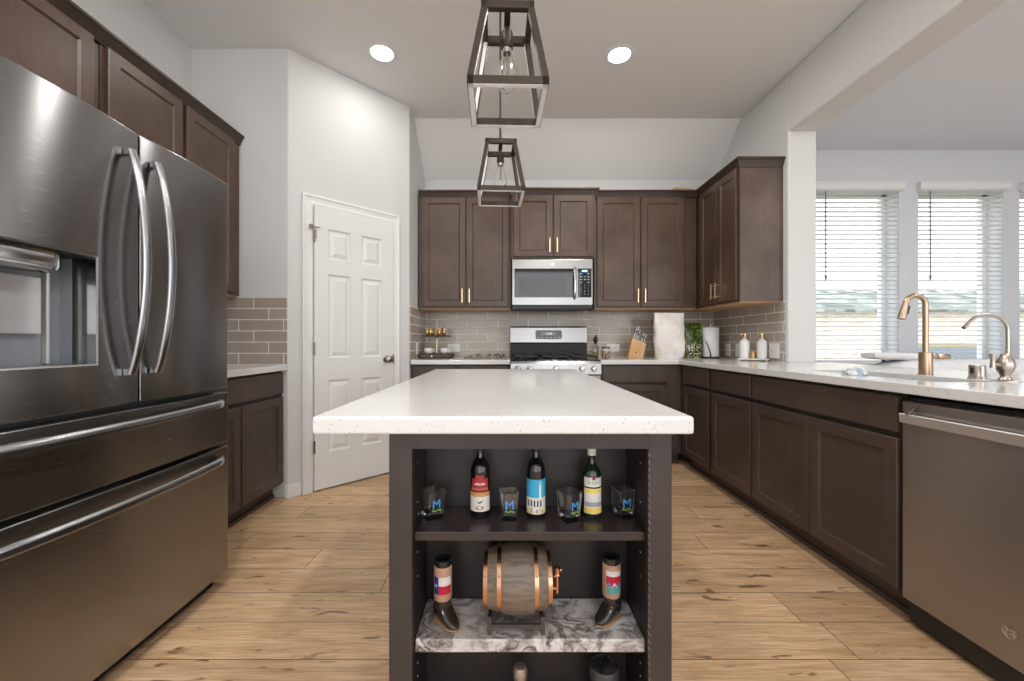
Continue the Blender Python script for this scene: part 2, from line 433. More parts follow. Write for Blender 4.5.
for i, (a, b_) in enumerate(WINS):
    bm = B(); y0, y1 = YW + .15, YW + .20
    for (x0, x1, z0, z1) in ((a, a + .045, WZ0, WZ1), (b_ - .045, b_, WZ0, WZ1), (a, b_, WZ0, WZ0 + .05), (a, b_, WZ1 - .05, WZ1)):
        bx(bm, x0, x1, y0, y1, z0, z1)
    f = struct('window_%d' % (i + 1), bm, TRIMW)
    bm = B(); bx(bm, a + .04, b_ - .04, YW + .172, YW + .176, WZ0 + .04, WZ1 - .04); struct('window_pane', bm, PANE, f)
    bm = B(); bx(bm, a - .03, b_ + .03, YW - .05, YW + .15, WZ0 - .03, WZ0); struct('window_sill', bm, TRIMW, f)

# blinds
SLAT = plain('blind_slat_white', (0.86, 0.86, 0.85), .45, var=.01)
_nt = SLAT.node_tree; _d = N(_nt, 'ShaderNodeBsdfTranslucent'); _d.inputs[0].default_value = (.85, .85, .84, 1); _x = N(_nt, 'ShaderNodeMixShader'); _x.inputs[0].default_value = .35
L(_nt, _nt.nodes['Principled BSDF'].outputs[0], _x.inputs[1]); L(_nt, _d.outputs[0], _x.inputs[2]); L(_nt, _x.outputs[0], _nt.nodes['Material Output'].inputs['Surface'])
WAND = plain('blind_wand_grey', (0.20, 0.22, 0.23), .4)
bl_labels = ['white slatted blind on the left dining window, just right of the wall jamb',
             'white slatted blind on the middle dining window, behind the main faucet',
             'white slatted blind on the third dining window, cut by the right photo edge']
blind0 = None
for i, (a, b_) in enumerate(WINS):
    cx = (a + b_) / 2; wd = b_ - a
    if blind0 is None:
        t = thing('window_blind', bl_labels[0], 'blind', (cx, YW, WZ0), 'white blinds on the dining windows'); blind0 = t
        bm = B()
        outl = [(-.002, 2.645), (-.002, 2.737), (-.055, 2.737), (-.055, 2.727), (-.047, 2.715), (-.047, 2.675), (-.04, 2.66)]
        loft(bm, [[(x, YW + y, z) for y, z in outl] for x in (a - .02, b_ + .02)])
        obj('valance', bm, TRIMW, t)
        bm = B(); z = 2.64
        while z > WZ0 + .06:
            bx(bm, a + .006, b_ - .006, -.024, .024, -.0014, .0014, None)
            for v in bm.verts[-8:]: v.co = T(0, YW + .035, z) @ RX(-7) @ v.co
            z -= .0485
        obj('slats', bm, SLAT, t)
        bm = B(); bx(bm, a + .006, b_ - .006, YW + .012, YW + .058, WZ0 + .012, WZ0 + .035); obj('bottom_rail', bm, SLAT, t)
        bm = B()
        for xx in (a + .12, cx, b_ - .12):
            tube(bm, [(xx, YW + .011, WZ0 + .03), (xx, YW + .011, 2.65)], .0012, 5)
        obj('ladder_cord', bm, SLAT, t)
        bm = B(); tube(bm, [(a + .115, YW - .01, 2.66), (a + .115, YW - .012, 1.72)], .006, 8); bx(bm, a + .108, a + .122, YW - .018, YW - .005, 1.72, 1.76)
        obj('tilt_wand', bm, WAND, t)
    else:
        dup(blind0, (cx, YW, WZ0), label=bl_labels[i])

# outside
GROUND = plain('dry_lawn', (0.34, 0.33, 0.22), .9, var=.25)
sbox('ground', GROUND, -40, 60, YW + .3, 60, -.30, -.06)
def m_brick():
    m, nt, b = newmat('pale_brick'); p = pos(nt); s = N(nt, 'ShaderNodeSeparateXYZ'); L(nt, p, s.inputs[0])
    mask, rv, rc = cellmask(nt, M_(nt, 'ADD', s.outputs[0], 50), M_(nt, 'ADD', s.outputs[2], 5), .40, .13, .2, .018)
    L(nt, mixc(nt, mask, ramp(nt, rv, [(0, (.62, .50, .42)), (1, (.80, .70, .62))]), (.85, .82, .78)), b.inputs['Base Color']); b.inputs['Roughness'].default_value = .9
    return m
def m_shingle():
    m, nt, b = newmat('mottled_roof_shingle'); p = pos(nt); s = N(nt, 'ShaderNodeSeparateXYZ'); L(nt, p, s.inputs[0])
    mask, rv, rc = cellmask(nt, M_(nt, 'ADD', s.outputs[0], 50), M_(nt, 'ADD', s.outputs[1], 5), .45, .42, .2, .03)
    c = ramp(nt, rv, [(0, (.10, .13, .11)), (.5, (.26, .30, .26)), (1, (.46, .48, .42))])
    L(nt, mixc(nt, mask, c, (.12, .12, .1)), b.inputs['Base Color']); b.inputs['Roughness'].default_value = .9
    return m
h = thing('neighbor_house', 'pale brick house with mottled grey-green roof outside, seen through the dining window blinds', 'house', (20, 18, -.06))
bm = B(); bx(bm, 8, 34, 18, 24, -.06, 2.42); obj('wall', bm, m_brick(), h)
bm = B(); loft(bm, [[(x, 17.6, 2.38), (x, 17.6, 2.5), (x, 22, 3.98), (x, 26, 2.5), (x, 26, 2.38)] for x in (7.4, 34.6)]); obj('roof', bm, m_shingle(), h)
bm = B(); bx(bm, 18.4, 21.4, 17.93, 18.02, .86, 1.02); obj('lintel', bm, plain('tan_lintel', (.45, .37, .18), .8), h)
bm = B(); bx(bm, 18.5, 21.3, 17.94, 18.02, -.05, .86); obj('window', bm, plain('bluish_window', (.20, .235, .26), .3), h)

# pantry door on the diagonal wall: local frame u along wall, v up, w out towards the room
s2 = 1 / math.sqrt(2)
DM = Matrix(((s2, 0, s2, PX), (s2, 0, -s2, PY), (0, 1, 0, 0), (0, 0, 0, 1)))
D0, D1, DT = .163, .772, 2.04
def casing_prof():
    return [(0, 0), (0, .019), (.010, .022), (.022, .016), (.045, .013), (.060, .017), (.072, .012), (.072, 0)]
bm = B(); c0, c1, ct = D0 - .003, D1 + .003, DT + .003
rings = []
for (u, v, du, dv) in ((c0, 0, -1, 0), (c0, ct, -1, 1), (c1, ct, 1, 1), (c1, 0, 1, 0)):
    rings.append([(u + du * (.072 - a), v + dv * (.072 - a), w_) for a, w_ in casing_prof()])
loft(bm, rings, True, DM); tr = struct('trim_1', bm, TRIMW)
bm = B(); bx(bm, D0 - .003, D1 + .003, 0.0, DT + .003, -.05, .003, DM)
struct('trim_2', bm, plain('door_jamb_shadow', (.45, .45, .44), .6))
# six-panel slab
def sixpanel():
    bm = B(); wdt = D1 - D0; w0 = .004; w1 = .030
    st = .095; mid = .085
    cols = [(D0 + st, D0 + (wdt - mid) / 2), (D0 + (wdt + mid) / 2, D1 - st)]
    rows = [(.27, .79), (.95, 1.56), (1.67, 1.89)]
    us = sorted({D0, D1, *[c for q in cols for c in q]}); vs = sorted({.012, DT, *[c for q in rows for c in q]})
    for i in range(len(us) - 1):
        for j in range(len(vs) - 1):
            if (us[i], us[i + 1]) in cols and (vs[j], vs[j + 1]) in rows:
                u0, u1, v0, v1 = us[i], us[i + 1], vs[j], vs[j + 1]
                def rg(k, w_): return [DM @ Vector(p) for p in ((u0 + k, v0 + k, w_), (u1 - k, v0 + k, w_), (u1 - k, v1 - k, w_), (u0 + k, v1 - k, w_))]
                loft(bm, [rg(0, w1), rg(.010, w1 - .011), rg(.020, w1 - .011), rg(.045, w1 - .002)], False)
                bm.faces.new(bm.verts[-4:] if False else [v for v in list(bm.verts)[-4:]])
            else:
                vv = [bm.verts.new(DM @ Vector(p)) for p in ((us[i], vs[j], w1), (us[i + 1], vs[j], w1), (us[i + 1], vs[j + 1], w1), (us[i], vs[j + 1], w1))]
                bm.faces.new(vv)
    # edges
    for (a, b_) in (((D0, .012), (D1, .012)), ((D1, .012), (D1, DT)), ((D1, DT), (D0, DT)), ((D0, DT), (D0, .012))):
        bm.faces.new([bm.verts.new(DM @ Vector(p)) for p in ((*a, w1), (*b_, w1), (*b_, w0), (*a, w0))])
    bmesh.ops.remove_doubles(bm, verts=bm.verts[:], dist=.0001)
    return bm
bm = sixpanel()
door = struct('door_1', bm, DOORW)
bm = B(); KM = DM @ T(D1 - .055, .93, .030)
lathe(bm, [(.030, 0), (.030, .006), (.012, .010), (.011, .030), (.020, .036), (.028, .048), (.028, .058), (.018, .068), (.002, .070)], 24, KM)
struct('door_knob', bm, KNOBM, door, smooth=40)
for v in (.32, 1.02, 1.82):
    bm = B(); bx(bm, D0 - .008, D0 + .004, v - .045, v + .045, .026, .034, DM); struct('hinge', bm, KNOBM, door)
bm = B(); bx(bm, D1 + .002, D1 + .012, .895, .965, .02, .032, DM); struct('strike_plate', bm, KNOBM, door)
bm = B(); tube(bm, [DM @ Vector(p) for p in ((D0 - .03, 1.885, .035), (D0 + .035, 1.885, .04))], .004, 8)
tube(bm, [DM @ Vector(p) for p in ((D0 + .005, 1.885, .04), (D0 + .008, 1.80, .04))], .003, 8)
bx(bm, D0 - .035, D0 - .01, 1.87, 1.90, .02, .034, DM); struct('door_stop', bm, KNOBM, door)
# baseboards
bm = B()
prism(bm, [(PX - .02, PY - .013), (PX + .006, PY - .013), (PX + .006 + (D0 - .08) * s2, PY - .013 + (D0 - .08) * s2), (PX + (D0 - .08) * s2, PY + (D0 - .08) * s2), (PX, PY), (PX - .02, PY)], 0, .085)
struct('baseboard_pantry', bm, TRIMW, bev=.004)
bm = B(); prism(bm, [(QX - .06, QY - .073), (QX + .013, QY), (QX, QY), (QX - .066, QY - .066)], 0, .085); struct('baseboard_pantry_right', bm, TRIMW)

# backsplash tiles
def slab(name, m, *c): return sbox(name, m, *c)
slab('trim_3', TILEX, QX, XR, YB - .008, YB, ZT, 1.378)
slab('trim_4', TILEY, QX, QX + .008, QY + .005, YB - .008, ZT, 1.378)
slab('trim_5', TILEY, XR - .008, XR, YJ + .03, YB - .008, ZT, 1.378)
slab('trim_6', TILEX, XL, PX - .006, PY - .008, PY, ZT, 1.378)

# ------------------------------------------------------------------ recessed ceiling lights
def ceiling_light(x, y, label, watts=LAMP_MAIN):
    t = thing('recessed_light', label, 'ceiling light', (x, y, ZC), 'recessed ceiling lights')
    bm = B(); lathe(bm, [(.074, -.001), (.080, -.006), (.098, -.004), (.102, 0), (.074, 0)], 40, T(x, y, ZC), False); obj('trim_ring', bm, TRIMW, t, smooth=50)
    bm = B(); lathe(bm, [(.0755, -.0045), (.0755, -.002)], 40, T(x, y, ZC)); obj('diffuser', bm, LAMPD, t)
    ld = bpy.data.lights.new('lamp', 'AREA'); ld.shape = 'DISK'; ld.size = .14; ld.energy = watts; ld.color = LAMP_COL
    lo = bpy.data.objects.new('lamp', ld); C.objects.link(lo); lo.parent = t; lo.location = (0, 0, -.012)
    return t
ceiling_light(-.865, 2.778, 'lit round recessed ceiling light above the pantry door', LAMP_W)
ceiling_light(.797, 2.797, 'lit round recessed ceiling light right of the pendants', 9.0)
for x, y in ((-.865, .9), (.797, .9), (-.865, -1.1), (.797, -1.1), (3.9, 2.0), (3.9, .0)):  # extra lamps out of view, added to light the room
    ceiling_light(x, y, 'added round recessed ceiling light out of view, brightening the near side of the room')

# ------------------------------------------------------------------ cabinet helpers
def shaker(fm, u0, u1, v0, v1, w0=.0, th=.020, rail=.057, m=CAB, parent=None, name='door'):
    bm = B(); w1 = w0 + th
    bx(bm, u0 + rail - .001, u1 - rail + .001, v0 + rail - .001, v1 - rail + .001, w0, w1 - .009, fm)
    # one continuous frame with a bevelled inner lip
    def rg(k, w_): return [(u0 + k, v0 + k, w_), (u1 - k, v0 + k, w_), (u1 - k, v1 - k, w_), (u0 + k, v1 - k, w_)]
    loft(bm, [rg(.004, w0), rg(0, w0 + .003), rg(0, w1 - .003), rg(.003, w1), rg(rail - .003, w1), rg(rail + .006, w1 - .0088)], False, fm)
    return obj(name, bm, m, parent)
def flatfront(fm, u0, u1, v0, v1, m=CAB, parent=None, name='drawer_front', w0=0., th=.02):
    bm = B(); bx(bm, u0, u1, v0, v1, w0, w0 + th, fm); return obj(name, bm, m, parent, bev=.003)
def pull(fm, u, v0, v1, parent, w0=.02):
    bm = B()
    bx(bm, u - .005, u + .005, v0, v1, w0 + .024, w0 + .034, fm)
    for v in (v0 + .018, v1 - .018): bx(bm, u - .004, u + .004, v - .005, v + .005, w0, w0 + .028, fm)
    return obj('handle', bm, GOLD, parent, bev=.001)
def crown(bm, pts, zb, zt, proj=.035):
    """crown moulding run along a polyline (world xy) with outward normal to the right of travel"""
    prof = [(0, zb - .01), (.006, zb - .01), (.010, zb), (.013, zb + .008), (.026, zb + (zt - zb) * .62), (proj, zt - .012), (proj, zt), (0, zt)]
    P = [Vector(p) for p in pts]; nr = []
    for a, b_ in zip(P, P[1:]):
        d = (b_ - a).normalized(); nr.append(Vector((d.y, -d.x)))
    rings = []
    for i, p in enumerate(P):
        if i == 0: n_ = nr[0]
        elif i == len(P) - 1: n_ = nr[-1]
        else:
            n_ = (nr[i - 1] + nr[i]); n_ = n_ / (1 + nr[i - 1].dot(nr[i]))
        rings.append([(p.x + n_.x * a, p.y + n_.y * a, z) for a, z in prof])
    loft(bm, rings)
ZU0, ZU1, ZCR = 1.375, 2.425, 2.475

def upper(name, label, fm, u0, u1, z0, z1, depth_box, doors, hand, crown_pts, ztop=ZCR, m=CAB, tan=True):
    x0, x1, y0, y1 = depth_box
    t = thing(name, label, 'cabinet', ((x0 + x1) / 2, (y0 + y1) / 2, z0))
    bm = B(); bx(bm, x0, x1, y0, y1, z0 + .006, ztop - .01); obj('body', bm, m, t, bev=.001)
    if tan:
        bm = B(); bx(bm, x0 + .012, x1 - .012, y0 + .012, y1 - .012, z0 - .002, z0 + .006); obj('bottom_panel', bm, MAPLE, t)
    for k, (a, b_) in enumerate(doors):
        d = shaker(fm, a, b_, z0 + .022, z1, m=m, parent=t)
        hs = hand[k]
        if hs: pull(fm, b_ - .028 if hs == 'r' else a + .028, z0 + .055, z0 + .185, d)
    if crown_pts:
        bm = B(); crown(bm, crown_pts, z1 + .008, ztop); obj('crown_moulding', bm, CABCR, t)
    return t
CABCR = m_cab('espresso_crown_wood', (0.030, 0.018, 0.013), (0.055, 0.034, 0.025), .38)
YU = YB - .33    # face of the back uppers
fb = face_m('back', YU)
W_ = YB - .009
upper('wall_cabinet', 'dark brown two-door wall cabinet left of the microwave', fb, -.81, .045, ZU0, 2.41, (-.812, .045, YU, W_),
      [(-.775, -.376), (-.366, .025)], 'rl', [(-.81, YU), (.045, YU)])
YM = YB - .385; fbm = face_m('back', YM)
upper('wall_cabinet', 'short dark brown two-door wall cabinet above the microwave', fbm, .05, .815, 1.828, 2.41, (.048, .818, YM, W_),
      [(.068, .425), (.437, .797)], 'rl', [(.048, YU + .03), (.048, YM), (.818, YM), (.818, YU + .03)], tan=False)
upper('wall_cabinet', 'dark brown two-door wall cabinet between the microwave and the corner', fb, .82, 1.785, ZU0, 2.41, (.821, 1.775, YU, W_),
      [(.845, 1.245), (1.255, 1.655)], 'rl', [(.821, YU), (1.775, YU)])
fr = face_m('right', 1.79)
YE = 3.05
upper('wall_cabinet', 'dark brown wall cabinet on the right wall with its wood end panel facing the room', fr, YE, YU, ZU0, 2.41, (1.79, XR - .001, YE, W_),
      [(3.07, 3.345), (3.355, 3.64)], 'rl', [(1.79, YU), (1.79, YE), (XR - .001, YE)])
bm = B(); bx(bm, 1.79, XR - .001, YE - .006, YE - .0005, ZU0 + .006, 2.40)
ep = obj('end_panel', bm, m_cab('walnut_end_panel', (0.060, 0.036, 0.026), (0.13, 0.085, 0.063), .4, (30, 30, 1.4)))
for o_ in list(C.objects):
    if o_.get('label', '').startswith('dark brown wall cabinet on the right wall'): ep.parent = o_; ep.matrix_parent_inverse = Matrix.Translation(-o_.location)
# left wall uppers
fl = face_m('left', -1.825)
upper('wall_cabinet', 'dark brown two-door wall cabinet above the refrigerator', fl, .86, 1.765, 1.84, 2.41, (XL + .001, -1.825, .85, 1.765),
      [(.87, 1.30), (1.31, 1.745)], ['', ''], [(-1.825, .85), (-1.825, 1.785)], tan=False)
bm = B(); bx(bm, XL + .001, -1.83, 1.766, 1.789, 1.775, 2.40)
tag(obj('filler_panel', bm, CABCR), 'narrow dark filler panel between the refrigerator cabinet and the left wall cabinet', 'panel')
upper('wall_cabinet', 'tall dark brown wall cabinet on the left wall beyond the refrigerator', fl, 1.79, 2.70, ZU0, 2.41, (XL + .001, -1.825, 1.79, PY - .009),
      [(1.81, 2.225), (2.255, 2.65)], ['', ''], [(-1.825, 1.785), (-1.825, 2.722)])

# cardboard box on top of the corner cabinet
bm = B(); bx(bm, -.09, .09, -.05, .05, 0, .085, T(1.70, 3.88, 2.467) @ RZ(12)); tag(obj('cardboard_box', bm, plain('cardboard', (.55, .36, .17), .8), bev=.002),
    'small tan cardboard box lying on top of the corner wall cabinet', 'box')

# ------------------------------------------------------------------ base cabinets
def base(label, kind, face, u0, u1, back, doors, drawers, fillers=(), dz=(.722, .860), m=CABB, toe=True, group=None, ztop=None):
    """face: plane of the carcass front; doors/drawers sit 2 cm proud"""
    fm = face_m(kind, face)
    if kind == 'back': box = lambda a, b_, w0, w1, z0, z1: (a, b_, face - w1, face - w0, z0, z1)
    elif kind == 'right': box = lambda a, b_, w0, w1, z0, z1: (face - w1, face - w0, a, b_, z0, z1)
    else: box = lambda a, b_, w0, w1, z0, z1: (face + w0, face + w1, a, b_, z0, z1)
    dp = abs(back - face)
    c = box((u0 + u1) / 2, (u0 + u1) / 2, -dp / 2, -dp / 2, 0, 0)
    t = thing('base_cabinet', label, 'cabinet', (c[0], c[2], 0), group)
    bm = B(); bx(bm, *box(u0, u1, -dp, -.002, .10, ztop or ZT - TT - .002))
    if ztop: bx(bm, *box(u0, u1, -.020, -.002, ztop, ZT - TT - .002)); bx(bm, *box(u0, u0 + .003, -dp, -.020, ztop, ZT - TT - .002)); bx(bm, *box(u1 - .018, u1, -dp, -.020, ztop, ZT - TT - .002))
    obj('body', bm, CABFR, t)
    bm = B(); bx(bm, *box(u0, u1, -dp, -.065, 0, .10)); bx(bm, *box(u0, u1, -.066, -.052, 0, .022)); obj('toe_kick', bm, CABB, t)
    for a, b_ in doors: shaker(fm, a, b_, .118, .697, m=m, parent=t)
    for a, b_ in drawers: flatfront(fm, a, b_, dz[0], dz[1], m, t)
    for a, b_ in fillers:
        bm = B(); bx(bm, a, b_, .10, ZT - TT - .004, -.001, .003, fm); obj('filler', bm, m, t)
    return t
CABFR = m_cab('espresso_face_frame', (0.026, 0.018, 0.016), (0.045, 0.031, 0.027))
XF = 1.52
base('dark brown base cabinet in the right run, nearest the back corner', 'right', XF, 2.935, 3.408, XR - .001, [(2.955, 3.38)], [(2.955, 3.38)])
base('dark brown base cabinet in the right run, second from the back corner', 'right', XF, 2.437, 2.934, XR - .001, [(2.447, 2.912)], [(2.447, 2.912)])
base('wide dark brown sink base cabinet with two doors left of the dishwasher', 'right', XF, 1.513, 2.436, XR - .001, [(1.975, 2.427), (1.527, 1.969)], [(1.527, 2.427)], ztop=.66)
base('dark brown base cabinet at the near end of the peninsula, past the dishwasher', 'right', XF, .23, .898, XR - .001, [(.25, .56), (.57, .88)], [(.25, .88)])
YF = 3.45
base('dark brown base cabinet between the stove and the back corner', 'back', YF, .812, 1.519, YB - .001, [(.83, 1.385)], [(.83, 1.385)], [(1.39, 1.519)])
base('dark brown base cabinet left of the stove, mostly behind the island', 'back', YF, QX + .001, .036, YB - .001, [(-.80, -.41), (-.40, .02)], [(-.80, -.41), (-.40, .02)])
base('dark brown base cabinet between the refrigerator and the pantry wall', 'left', -1.535, 1.80, PY - .001, XL + .001, [(1.86, 2.275), (2.287, 2.71)], [(1.86, 2.71)])
# carcass block in the blind corner
bm = B(); bx(bm, XF + .001, XR - .001, 3.41, YB - .001, .10, ZT - TT - .002)
tag(obj('corner_cabinet', bm, CABFR), 'plain dark blind corner cabinet under the counter where the two runs meet', 'cabinet')

# ------------------------------------------------------------------ worktops
def poly_slab(bm, outline, z0, z1, holes=()):
    bmesh_tmp = B()
    ev = [bm.verts.new((x, y, z1)) for x, y in outline]; edges = []
    for i in range(len(ev)): edges.append(bm.edges.new((ev[i], ev[(i + 1) % len(ev)])))
    for hl in holes:
        hv = [bm.verts.new((x, y, z1)) for x, y in hl]
        for i in range(len(hv)): edges.append(bm.edges.new((hv[i], hv[(i + 1) % len(hv)])))
    r_ = bmesh.ops.triangle_fill(bm, use_beauty=True, use_dissolve=False, edges=edges)
    fs = [g for g in r_['geom'] if isinstance(g, bmesh.types.BMFace)]
    ex = bmesh.ops.extrude_face_region(bm, geom=fs)
    vv = [g for g in ex['geom'] if isinstance(g, bmesh.types.BMVert)]
    bmesh.ops.translate(bm, verts=vv, vec=(0, 0, z0 - z1)); bmesh_tmp.free()
XC = 1.478; YC = 3.405; XBK = 2.45
SK = (1.645, 1.925, 1.53, 2.20)
bm = B()
poly_slab(bm, [(.812, YC), (XC, YC), (XC, .20), (XBK, .20), (XBK, YJ - .002), (XR - .0085, YJ - .002), (XR - .0085, YB - .0085), (.812, YB - .0085)], ZT - TT, ZT,
          [rrect(SK[1] - SK[0], SK[3] - SK[2], .03, 4, (SK[0] + SK[1]) / 2, (SK[2] + SK[3]) / 2)])
tag(obj('worktop', bm, QUARTZ, bev=.003), 'white speckled L-shaped quartz worktop holding the sink and running to the back corner', 'countertop')
bm = B(); bx(bm, QX + .0085, .036, YC, YB - .0085, ZT - TT, ZT); tag(obj('worktop', bm, QUARTZ, bev=.003), 'short white quartz worktop left of the stove', 'countertop')
bm = B(); bx(bm, XL + .001, PX + .002, 1.80, PY - .0085, ZT - TT, ZT); tag(obj('worktop', bm, QUARTZ, bev=.003), 'white quartz worktop between the refrigerator and the pantry wall', 'countertop')
# sink
sk = thing('kitchen_sink', 'undermount stainless steel sink set into the right worktop below the main faucet', 'sink', ((SK[0] + SK[1]) / 2, (SK[2] + SK[3]) / 2, .70))
bm = B(); cx, cy = (SK[0] + SK[1]) / 2, (SK[2] + SK[3]) / 2; wx, wy = SK[1] - SK[0], SK[3] - SK[2]
zz = [(.012, ZT - TT), (.0, ZT - TT - .001), (-.004, .72), (-.03, .69), (-.10, .685)]
loft(bm, [[(x, y, z) for x, y in rrect(wx + 2 * k, wy + 2 * k, max(.005, .03 + k * .25), 4, cx, cy)] for k, z in zz], False)
v = bm.verts[:]; n_ = len(v) // len(zz); bm.faces.new(v[-n_:])
obj('basin', bm, STEELB, sk, smooth=40)
bm = B(); lathe(bm, [(.042, .686), (.042, .689), (.01, .687)], 24, T(cx, cy, 0)); obj('drain', bm, HANDLE, sk, smooth=40)

# ------------------------------------------------------------------ island
IX0, IX1, IY0, IY1 = -.401, .389, .820, 2.267
bm = B(); bx(bm, IX0, IX1, IY0, IY1, ZT - .037, ZT); tag(obj('worktop', bm, QUARTZ, bev=.006, segs=3), 'white speckled quartz slab on top of the kitchen island', 'countertop')
isl = thing('kitchen_island', 'dark brown kitchen island with open display shelves facing the camera', 'kitchen island', (0, 1.5, 0))
FX0, FX1, FY = -.253, .3587, .86; OX0, OX1, OZ1 = -.203, .309, .837; YBK = 1.03
bm = B(); bx(bm, FX0 + .004, FX1 - .004, YBK, 2.20, .0, ZT - .039); obj('body', bm, CABI, isl, bev=.002)
bm = B(); bx(bm, FX0, OX0, FY, FY + .02, 0, ZT - .039); obj('stile', bm, CABI, isl, bev=.0015)
bm = B(); bx(bm, OX1, FX1, FY, FY + .02, 0, ZT - .039); obj('stile', bm, CABI, isl, bev=.0015)
bm = B(); bx(bm, OX0, OX1, FY + .0005, FY + .02, OZ1, ZT - .039); obj('top_rail', bm, CABI, isl)
bm = B(); bx(bm, OX0, OX1, FY + .0005, FY + .02, .0, .115); obj('bottom_rail', bm, CABI, isl)
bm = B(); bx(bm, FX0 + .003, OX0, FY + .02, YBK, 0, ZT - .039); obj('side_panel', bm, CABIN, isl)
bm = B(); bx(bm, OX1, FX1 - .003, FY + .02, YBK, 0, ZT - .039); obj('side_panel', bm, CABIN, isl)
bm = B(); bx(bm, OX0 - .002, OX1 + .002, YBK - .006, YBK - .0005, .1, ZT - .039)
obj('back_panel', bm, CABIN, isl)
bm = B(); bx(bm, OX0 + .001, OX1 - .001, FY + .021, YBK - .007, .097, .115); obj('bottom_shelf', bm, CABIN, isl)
S1, S2 = .647, .410
bm = B(); bx(bm, OX0 + .001, OX1 - .001, FY + .021, YBK - .007, S1 - .019, S1)
o_ = obj('shelf', bm, m_cab('espresso_shelf_satin', (0.030, 0.020, 0.019), (0.05, 0.035, 0.032), .25, (2, 14, 14)), isl, bev=.001)
bm = B(); bx(bm, OX0 + .001, OX1 - .001, FY + .021, YBK - .007, S2 - .030, S2)
o_ = obj('shelf', bm, MARBLE, isl, bev=.003); o_['label'] = 'shelf covered in grey and white marble-pattern paper'
PIN = plain('shelf_pin_hole', (.45, .43, .42), .4)
for sx_, X_ in ((1, OX0), (-1, OX1)):
    for z in (.79, .70, .585, .53, .33, .30):
        bm = B(); lathe(bm, [(.0022, 0), (.0022, .0008)], 8, T(X_, FY + .055, z) @ RY(90 * sx_)); obj('shelf_pin', bm, PIN, isl)
def m_chip():
    m, nt, b = newmat('chipped_edge'); s = N(nt, 'ShaderNodeSeparateXYZ'); L(nt, pos(nt), s.inputs[0])
    a = M_(nt, 'ADD', M_(nt, 'MULTIPLY', s.outputs[2], 62), M_(nt, 'MULTIPLY', s.outputs[0], 190))
    f = M_(nt, 'GREATER_THAN', M_(nt, 'FRACT', a), .68)
    L(nt, mixc(nt, f, (.027, .019, .0175), (.22, .20, .19)), b.inputs['Base Color']); b.inputs['Roughness'].default_value = .6; return m
bm = B(); bx(bm, OX1 - .0010, OX1 + .0016, FY - .0006, FY + .004, .116, OZ1); o_ = obj('worn_edge', bm, m_chip(), isl); o_['label'] = 'worn inner edge with pale nicks'

# ------------------------------------------------------------------ bottles, glasses, boots, barrel
def bottle(x, y, z, R_, Hh, glass, label, cap=None, capm=None):
    t = thing('wine_bottle', label, 'bottle', (x, y, z), 'small wine bottles on the upper island shelf'); Mx = T(x, y, z)
    bm = B(); s = Hh / .18
    lathe(bm, [(R_ * .8, 0), (R_ * .97, .002), (R_, .006), (R_, .106 * s), (R_ * .95, .115 * s), (R_ * .80, .124 * s), (R_ * .54, .132 * s), (R_ * .38, .139 * s), (R_ * .33, .150 * s), (R_ * .33, .176 * s), (R_ * .40, .177 * s), (R_ * .40, .180 * s)], 32, Mx)
    obj('glass_body', bm, glass, t, smooth=40)
    if capm:
        bm = B(); lathe(bm, [(R_ * .38, Hh - cap), (R_ * .45, Hh - cap), (R_ * .45, Hh + .001), (R_ * .2, Hh + .0015)], 24, Mx); obj('cap', bm, capm, t, smooth=40)
    return t, Mx
DG = plain('dark_bottle_glass', (.006, .005, .005), .06, coat=.5)
GG = plain('green_bottle_glass', (.008, .018, .008), .06, coat=.5)
PAPER = plain('label_paper', (.66, .64, .58), .5); REDL = plain('label_red', (.35, .03, .03), .5); GOLDL = plain('label_ochre', (.50, .27, .10), .5)
BLUEL = plain('label_sky_blue', (.04, .36, .58), .5); YELL = plain('label_yellow', (.75, .55, .10), .5); BLK = plain('label_black', (.02, .02, .025), .5)
GREYL = plain('label_grey', (.30, .31, .33), .5); CREAM = plain('cream_cap', (.62, .60, .50), .4); MAROON = plain('label_maroon', (.25, .02, .03), .5)
def patch(t, Mx, name, m, r, z0, z1, half, c=-90, th=.0004):
    bm = B(); cylpatch(bm, r, z0, z1, c - half, c + half, 14, Mx, th); return obj(name, bm, m, t)
def face_text(t, Mx, s, size, r, z, m, a=-90, name='lettering', du=0.0):
    # flat lettering bent onto a cylinder
    bm = text_bm(s, size, Matrix.Identity(4), .0001)
    for v in bm.verts:
        ang = R(a) + (v.co.x + du) / r; rr_ = r + .0004 + v.co.z
        v.co = Mx @ Vector((rr_ * math.cos(ang), rr_ * math.sin(ang), z + v.co.y))
    return obj(name, bm, m, t)
rb = .0238
t, Mx = bottle(-.0625, .968, S1, rb, .186, DG, 'dark wine bottle with red crest label above a cream label on the upper island shelf', .03, BLK)
o_ = patch(t, Mx, 'crest_label', REDL, rb, .072, .096, 52); patch(o_, Mx, 'crest_border', GOLDL, rb, .0700, .0722, 56)
bm = B(); cylpatch(bm, rb * .965, .096, .104, -115, -65, 10, Mx, .0016); obj('crest_peak', bm, REDL, o_)
patch(o_, Mx, 'crest_band', MAROON, rb, .0635, .0695, 55); [patch(o_, Mx, 'script_mark', PAPER, rb + .0004, .081, .0845 + .0012 * (k % 3), 3.2, -118 + 9.4 * k) for k in range(7)]
o_ = patch(t, Mx, 'main_label', PAPER, rb, .018, .053, 72); patch(o_, Mx, 'label_top_band', GOLDL, rb, .053, .063, 72)
bm = B()
prism(bm, [(-.008, .004), (-.004, .000), (.002, .001), (.009, .006), (.004, -.002), (-.002, -.004)], 0, .0005)
for v in bm.verts:
    ang = R(-90) + v.co.x / rb; rr_ = rb + .0005 + v.co.z; v.co = Mx @ Vector((rr_ * math.cos(ang), rr_ * math.sin(ang), .041 + v.co.y))
